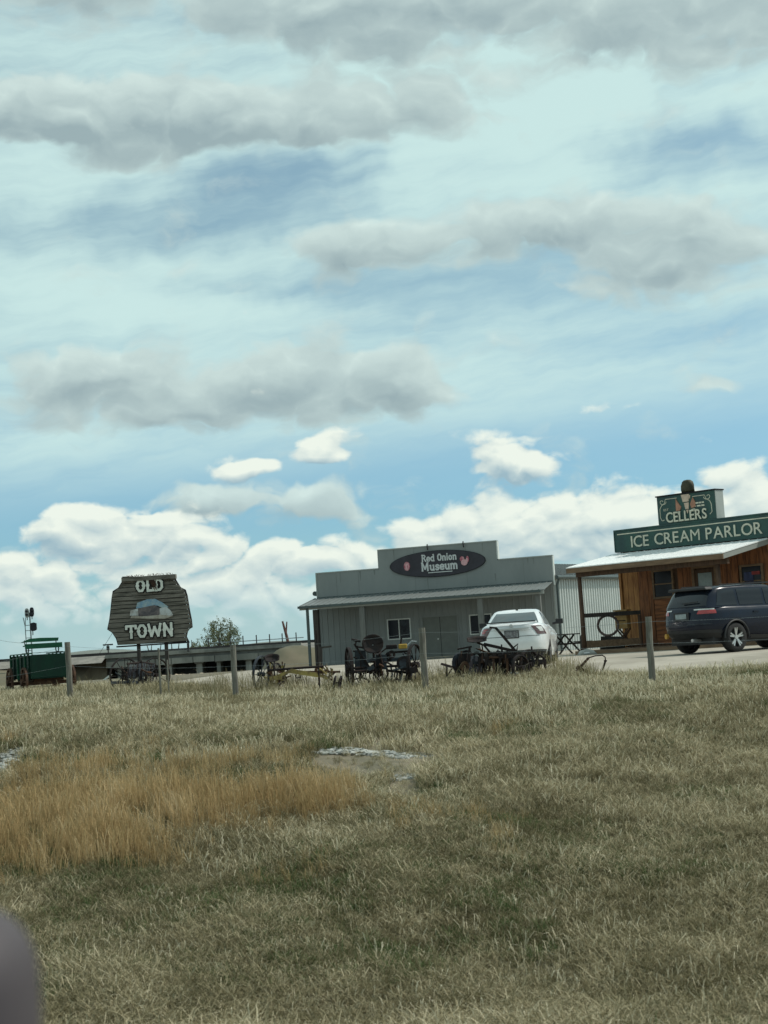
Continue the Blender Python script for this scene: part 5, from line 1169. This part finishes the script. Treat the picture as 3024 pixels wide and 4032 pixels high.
for s in (-1, 1):
    MB().bar((s*.44, .97, z1+.25), (s*.44, 1.0, z1+.42), .03, .02).build('back_iron', m_iron, T)
    n = 14; MB().tube([(s*.42, .80+.17*math.cos(2*math.pi*k/n), z1+.14+.09*math.sin(2*math.pi*k/n)) for k in range(n+1)], .017, 6, cap=False).build('seat_spring', m_iron, T); MB().span(s*.42-.03, s*.42+.03, .72, .9, z1+.03, z1+.06).build('spring_shoe', m_iron, T)
MB().span(-bw/2-.05, bw/2+.05, .70, .92, z1+.0505, z1+.062).build('seat_bearer', m_wgreen, T)

# dump rake
fr = Frame('dump_rake', 'iron dump rake with curved tines below the wooden sign', 'farm machine', 540, 38.0)
iron_wheel(fr.t, fr.p(492, 2660), .44, R(-48), 12, .06, .025, m_iron, .05); iron_wheel(fr.t, fr.p(612, 2658, .9), .44, R(-48), 12, .06, .025, m_iron, .05)
fr.rod([(490, 2660), (614, 2656, .9)], .022, m_iron, 'axle')
for k in range(18):
    f_ = k/17; px = 508+100*f_; dy = .85*f_
    a = fr.p(px, 2612+4*math.sin(f_*9), dy); pts = [a+Vector((.02*math.sin(t_*2), -.42*math.sin(t_)+.05, -.34*(1-math.cos(t_)))) for t_ in np.linspace(.1, 2.6, 8)]
    MB().tube(pts, .011, 5).build('tine', m_bluei if k % 3 else m_iron, fr.t)
fr.rod([(500, 2614, -.1), (560, 2608, .4), (612, 2616, .85)], .025, m_iron, 'tine_bar'); fr.beam((438, 2688, -.4), (540, 2686, -.1), .05, .07, m_bluei, 'shaft'); fr.rod([(560, 2660, .4), (556, 2600, .3)], .018, m_iron, 'lever')
clutter(fr, 470, 625, 2625, 2680, 16, 5)
# yellow mower
fr = Frame('yellow_mower', 'faded yellow horse mower with a long pole in front of the porch', 'farm machine', 1150, 36.0)
iron_wheel(fr.t, fr.p(1028, 2655), .44, R(-20), 12, .06, .022, m_bluei, .05, roll=R(4)); iron_wheel(fr.t, fr.p(1090, 2668, 1.1), .36, R(-20), 10, .06, .022, m_iron, .05)
fr.rod([(1055, 2640), (1150, 2632, .1), (1275, 2624, .1)], .028, m_iron, 'pole')
fr.beam((1080, 2668), (1145, 2642), .07, .07, m_yel, 'frame_beam'); fr.beam((1143, 2642), (1262, 2660), .08, .10, m_yel, 'frame_beam'); fr.beam((1155, 2646, .12), (1340, 2645, .12), .05, .05, m_rust, 'drawbar'); fr.beam((1062, 2672), (1110, 2668), .12, .09, m_yel, 'gear_box')
fr.rod([(1160, 2655), (1168, 2670), (1185, 2666), (1186, 2655)], .013, m_iron, 'hook'); fr.beam((1262, 2660), (1290, 2672), .06, .06, m_yel, 'hitch')
for k, (px, py) in enumerate(((1270, 2650), (1284, 2640), (1296, 2655), (1305, 2645))): fr.beam((px, py+16), (px+4, py-12), .05, .035, m_yel if k % 2 else m_rust, 'clevis')
fr.rod([(1290, 2668), (1310, 2655), (1322, 2645)], .02, m_iron, 'bent_arm'); fr.rod([(1082, 2668), (1078, 2620), (1060, 2602)], .018, m_iron, 'lever'); fr.rod([(1110, 2660), (1122, 2612)], .014, m_iron, 'lever')
fr.beam((1256, 2700), (1258, 2640), .05, .05, m_rust, 'prop'); fr.beam((1100, 2704), (1101, 2662), .05, .05, m_rust, 'prop')
iron_seat(fr, fr.p(1072, 2600), .36, .30, m_iron, R(25))
clutter(fr, 1060, 1125, 2610, 2690, 22, 6, .8, (m_iron, m_rust, m_yel, m_rust)); clutter(fr, 1250, 1310, 2635, 2670, 10, 7, .3, (m_yel, m_rust))
fr = Frame('coulter_pair', 'pair of small upright iron discs in the grass beside the yellow mower', 'farm machine', 1326, 33.5, None)
for px, yw in ((1317, -62), (1339, -78)):
    b = MB().ringx(.10, .145, .03, 24); o = b.build('disc', m_iron, fr.t, loc=fr.p(px, 2686)); o.rotation_euler = (0, R(14), R(yw+62+8))
fr.rod([(1312, 2690), (1342, 2686)], .014, m_iron, 'spindle')

# big two-wheeled sulky machine with iron seat
fr = Frame('sulky_rake', 'two-wheeled iron machine with a big lacework seat and a yellow toolbox', 'farm machine', 1510, 35.0)
Lw = iron_wheel(fr.t, fr.p(1376, 2632), .49, R(10), 14, .07, .025, m_iron, .07); iron_wheel(fr.t, fr.p(1636, 2618, .5), .49, R(-22), 14, .07, .025, m_iron, .07)
fr.rod([(1376, 2632), (1636, 2618, .5)], .028, m_iron, 'axle')
iron_seat(fr, fr.p(1468, 2540), .50, .46, m_iron, R(62)); MB().tube([fr.p(1468, 2545), fr.p(1472, 2590, .05), fr.p(1478, 2640, .1)], .026, 6).build('seat_spring', m_iron, fr.t)
c_ = fr.p(1422, 2600, .25); MB().prism([(c_.x-.16, c_.z-.24), (c_.x+.14, c_.z-.25), (c_.x+.12, c_.z+.22), (c_.x-.13, c_.z+.24)], .1, .5).build('hopper', m_bluei, fr.t)
c_ = fr.p(1500, 2600, .3); MB().prism([(c_.x-.16, c_.z-.18), (c_.x+.12, c_.z-.22), (c_.x+.14, c_.z+.12), (c_.x-.10, c_.z+.15)], .2, .5).build('hopper', m_bluei, fr.t)
c_ = fr.p(1590, 2612, .3); MB().disc((c_.x, c_.z), .17, .1, .4, 18).build('gear_case', m_iron, fr.t); MB().disc((c_.x, c_.z), .11, .08, .097, 14).build('gear_cover', m_bluei, fr.t)
fr.beam((1516, 2600, .3), (1620, 2590, .45), .06, .07, m_bluei, 'cross_frame'); fr.beam((1530, 2570, .3), (1612, 2564, .4), .05, .05, m_iron, 'cross_frame')
MB().box(fr.p(1586, 2545, .3), (.20, .18, .11)).build('yellow_toolbox', m_yel2, fr.t, bevel=.02); MB().box(fr.p(1542, 2547, .3), (.26, .14, .10)).build('toolbox', m_iron, fr.t, bevel=.02)
fr.rod([(1395, 2535), (1430, 2590), (1470, 2650), (1500, 2690)], .024, m_iron, 'diagonal_brace'); fr.rod([(1384, 2518), (1420, 2525)], .03, m_iron, 'foot_rest'); fr.rod([(1402, 2522), (1400, 2545), (1440, 2552)], .024, m_iron, 'lever_bracket')
fr.rod([(1600, 2545, .3), (1621, 2525, .35), (1640, 2527, .4)], .018, m_galp, 'lever'); fr.rod([(1578, 2535, .3), (1581, 2510, .3)], .02, m_iron, 'lever')
fr.rod([(1386, 2645), (1500, 2640, .2)], .035, m_iron, 'tool_bar')
for k in range(9):
    px = 1404+k*13; fr.rod([(px, 2643, .1), (px-4+2*(k % 3), 2665, 0), (px+6, 2682, -.1), (px+14, 2694, -.05)], .012, m_iron, 'tine')
for k in range(6):
    px = 1520+k*19; fr.rod([(px, 2625, .3), (px+6, 2655, .2), (px-3, 2692, .1)], .02, m_bluei if k % 2 else m_iron, 'shank')
fr.rod([(1490, 2560, .1), (1504, 2610, .15), (1490, 2660, .2)], .03, m_iron, 'upright'); fr.rod([(1520, 2640, .2), (1620, 2650, .3)], .03, m_iron, 'lower_bar')
clutter(fr, 1395, 1630, 2560, 2685, 48, 8, .6)
# cultivator
fr = Frame('riding_cultivator', 'black riding cultivator with levers, seat and shanks behind the white sedan', 'farm machine', 1950, 35.0)
iron_wheel(fr.t, fr.p(2085, 2618, .3), .36, R(-42), 14, .07, .03, m_iron, .06, .014); iron_wheel(fr.t, fr.p(2050, 2630, -.4), .30, R(-42), 10, .07, .03, m_iron, .06, .014)
for px, py, r_ in ((1812, 2612, .25), (1838, 2606, .27), (1870, 2622, .24)):
    b = MB().tube([(-.01, 0, 0), (.012, 0, 0)], r_, 24); o = b.build('disc', m_bluei if px != 1838 else m_iron, fr.t, loc=fr.p(px, py, .1)); o.rotation_euler = (0, 0, R(-50))
fr.rod([(1800, 2622), (1885, 2612, .2)], .022, m_iron, 'disc_axle')
fr.beam((1905, 2536), (2035, 2566), .05, .07, m_iron, 'main_beam'); fr.beam((1952, 2472), (2032, 2566), .035, .06, m_iron, 'long_lever'); fr.rod([(1927, 2470), (1955, 2473)], .022, m_iron, 'lever_grip')
fr.rod([(2014, 2556), (2040, 2535), (2035, 2560)], .018, m_iron, 'bow'); fr.beam((1885, 2592), (2060, 2580), .06, .07, m_iron, 'tool_bar'); fr.beam((1890, 2604, .35), (2065, 2594, .35), .06, .07, m_iron, 'tool_bar')
iron_seat(fr, fr.p(1878, 2528), .46, .36, m_iron, R(10)); fr.rod([(1878, 2530), (1905, 2540), (1935, 2575)], .024, m_iron, 'seat_spring'); fr.rod([(1800, 2556), (1858, 2546)], .02, m_iron, 'foot_rest'); fr.rod([(1849, 2546), (1848, 2606)], .028, m_iron, 'seat_post')
rr = random.Random(3)
for k in range(13):
    px = 1888+k*13.5; dy = .35*(k % 2); w_ = rr.uniform(.035, .075)
    fr.beam((px, 2585, dy), (px+rr.uniform(-5, 5), 2672+rr.uniform(-10, 6), dy-.05), w_, .05, m_iron if rr.random() < .7 else m_rust, 'shank')
    MB().box(fr.p(px, 2668, dy-.08), (.075, .02, .13), Matrix.Rotation(.4, 3, 'X')).build('shovel', m_iron, fr.t)
for k in range(5): fr.rod([(1900+k*32, 2600, .2), (1892+k*32, 2575, .1), (1906+k*32, 2556+rr.uniform(0, 12), .1)], .02, m_iron, 'lift_arm')
for px in (1945, 1968, 1990): MB().disc((fr.p(px, 2575).x, fr.p(px, 2575).z), .055, -.06, .06, 12).build('pulley', m_iron, fr.t)
fr.beam((1738, 2614, -.3), (1800, 2632), .035, .05, m_iron, 'tongue'); fr.beam((1752, 2678, -.2), (1836, 2645), .035, .05, m_iron, 'tongue'); fr.rod([(1760, 2622), (1758, 2672)], .018, m_iron, 'tongue_strut'); fr.rod([(1782, 2630), (1760, 2662)], .016, m_iron, 'tongue_strut'); fr.rod([(1798, 2600), (1795, 2690)], .03, m_iron, 'front_stand')
fr.rod([(2010, 2650, -.2), (2062, 2654, -.2)], .02, m_galp, 'loose_bar'); fr.rod([(2105, 2612, .5), (2122, 2576, .5), (2140, 2590, .6), (2150, 2640, .6)], .03, m_iron, 'guard'); fr.beam((2050, 2608, .4), (2150, 2606, .6), .06, .12, m_iron, 'rear_beam')
fr.rod([(2095, 2575, .4), (2093, 2545, .4)], .02, m_iron, 'lever')
clutter(fr, 1800, 1880, 2580, 2670, 22, 9); clutter(fr, 1890, 2110, 2560, 2670, 62, 10, .7)
# walking plow
fr = Frame('walking_plow', 'small rusty plow frame in the grass left of the white fence post', 'farm machine', 2320, 34.0)
fr.beam((2262, 2652), (2318, 2590), .035, .05, m_rust, 'beam'); fr.rod([(2318, 2590), (2345, 2582), (2372, 2580), (2383, 2588), (2384, 2602)], .014, m_iron, 'handle'); fr.rod([(2384, 2602), (2378, 2622), (2370, 2650)], .022, m_iron, 'handle')
fr.beam((2270, 2625), (2318, 2656), .03, .09, m_rust, 'mouldboard'); fr.rod([(2310, 2652), (2335, 2658), (2370, 2650)], .018, m_iron, 'sole'); fr.rod([(2378, 2602), (2390, 2602)], .018, m_iron, 'grip'); fr.beam((2262, 2652), (2240, 2668), .06, .05, m_rust, 'share')
fr.rod([(2300, 2575), (2322, 2572)], .03, m_galp, 'clevis')

# ------------------------------------------------------------------ fence
tops = []
def post(px, ptop, pbot, Y, w, label, m=m_post, square=True, lean=0.0):
    a, b = at(px, pbot, Y), at(px-(pbot-ptop)*.063+lean, ptop, Y); gz = hz(a.x, Y)
    d = b-a; loc = Vector((a.x, Y, gz)); bt = Vector((-d.x*.2, 0, -.3)); tp = Vector((b.x-a.x, 0, b.z-gz))
    mb = MB()
    n = 8; pts = [bt.lerp(tp, k/6) for k in range(7)]; mb.tube([q_+Vector((.006*math.sin(k*2.1+px), 0, 0)) for k, q_ in enumerate(pts)], [w/2*(1.05-.02*k) for k in range(7)], n)
    o = mb.build('fence_post', m, loc=loc); tag(o, label, 'fence post', 'posts of the wire fence'); tops.append((loc, tp)); return o
post(-330, 2590, 2720, 33.0, .13, 'wooden fence post outside the left edge of the picture') if False else None
post(276, 2528, 2700, 34.0, .135, 'leaning grey wooden fence post touching the green wagon')
post(926, 2540, 2690, 33.0, .13, 'grey wooden fence post in front of the railway bridge')
post(1674, 2472, 2690, 32.0, .145, 'grey wooden fence post in front of the museum door')
post(2566, 2428, 2650, 30.0, .135, 'pale grey wooden fence post between the porch and the SUV')
def stake(px, t_, b_, Y, r, label, m):
    a, b = at(px, b_, Y), at(px-(b_-t_)*.063, t_, Y); gz = hz(a.x, Y)
    o = MB().tube([(0, 0, -.2), (b.x-a.x, 0, b.z-gz)], r, 6).build('stake', m, loc=(a.x, Y, gz)); tag(o, label, 'stake'); return o
stake(632, 2552, 2690, 33, .022, 'thin pale stake standing right of the dump rake', m_post); stake(664, 2598, 2690, 33, .015, 'short thin stake right of the taller pale stake', m_post); stake(1258, 2482, 2690, 34, .016, 'thin dark steel stake at the museum corner', m_iron)
hb = Frame('hitching_bracket', 'dark timber bracket standing left of the museum wall', 'bracket', 1262, 60.0, None)
hb.beam((1262, 2640), (1261, 2548), .16, .16, m_dpost, 'upright'); hb.beam((1256, 2551), (1306, 2545), .07, .07, m_dpost, 'arm')
for zf_, lb in ((.93, 'upper barbed wire strung along the fence posts'), (.62, 'lower barbed wire strung along the fence posts')):
    mb = MB(); allp = [Vector((tops[0][0].x-4.5, 35.5, hz(tops[0][0].x-4.5, 35.5)+.75*zf_))] + [l+t_*zf_+Vector((0, -.07, 0)) for l, t_ in tops] + [Vector((tops[-1][0].x+4.2, 28.5, tops[-1][0].z+tops[-1][1].z*zf_))]
    for a, b in zip(allp, allp[1:]): mb.tube([a.lerp(b, k/8)+Vector((0, 0, -.05*4*(k/8)*(1-k/8))) for k in range(9)], .0022, 4)
    o = mb.build('barbed_wire', m_galp); tag(o, lb, 'wire')
g = ground_at(720, 2655); rubble('tan_rubble', 'scatter of tan stones below the railway bridge', at(720, 2655, 80).x, 80, 1.2, .8, 40, .06, .16, m_tanRock)
g = at(420, 2618, 70); o = MB().prism([(-.22, 0), (.12, .22), (.25, .24), (-.05, .02)], -.1, .1).build('white_scrap', m_frame, loc=(g.x, 70, hz(g.x, 70)+.02)); tag(o, 'small white scrap lying in the brown field behind the wagon', 'scrap')
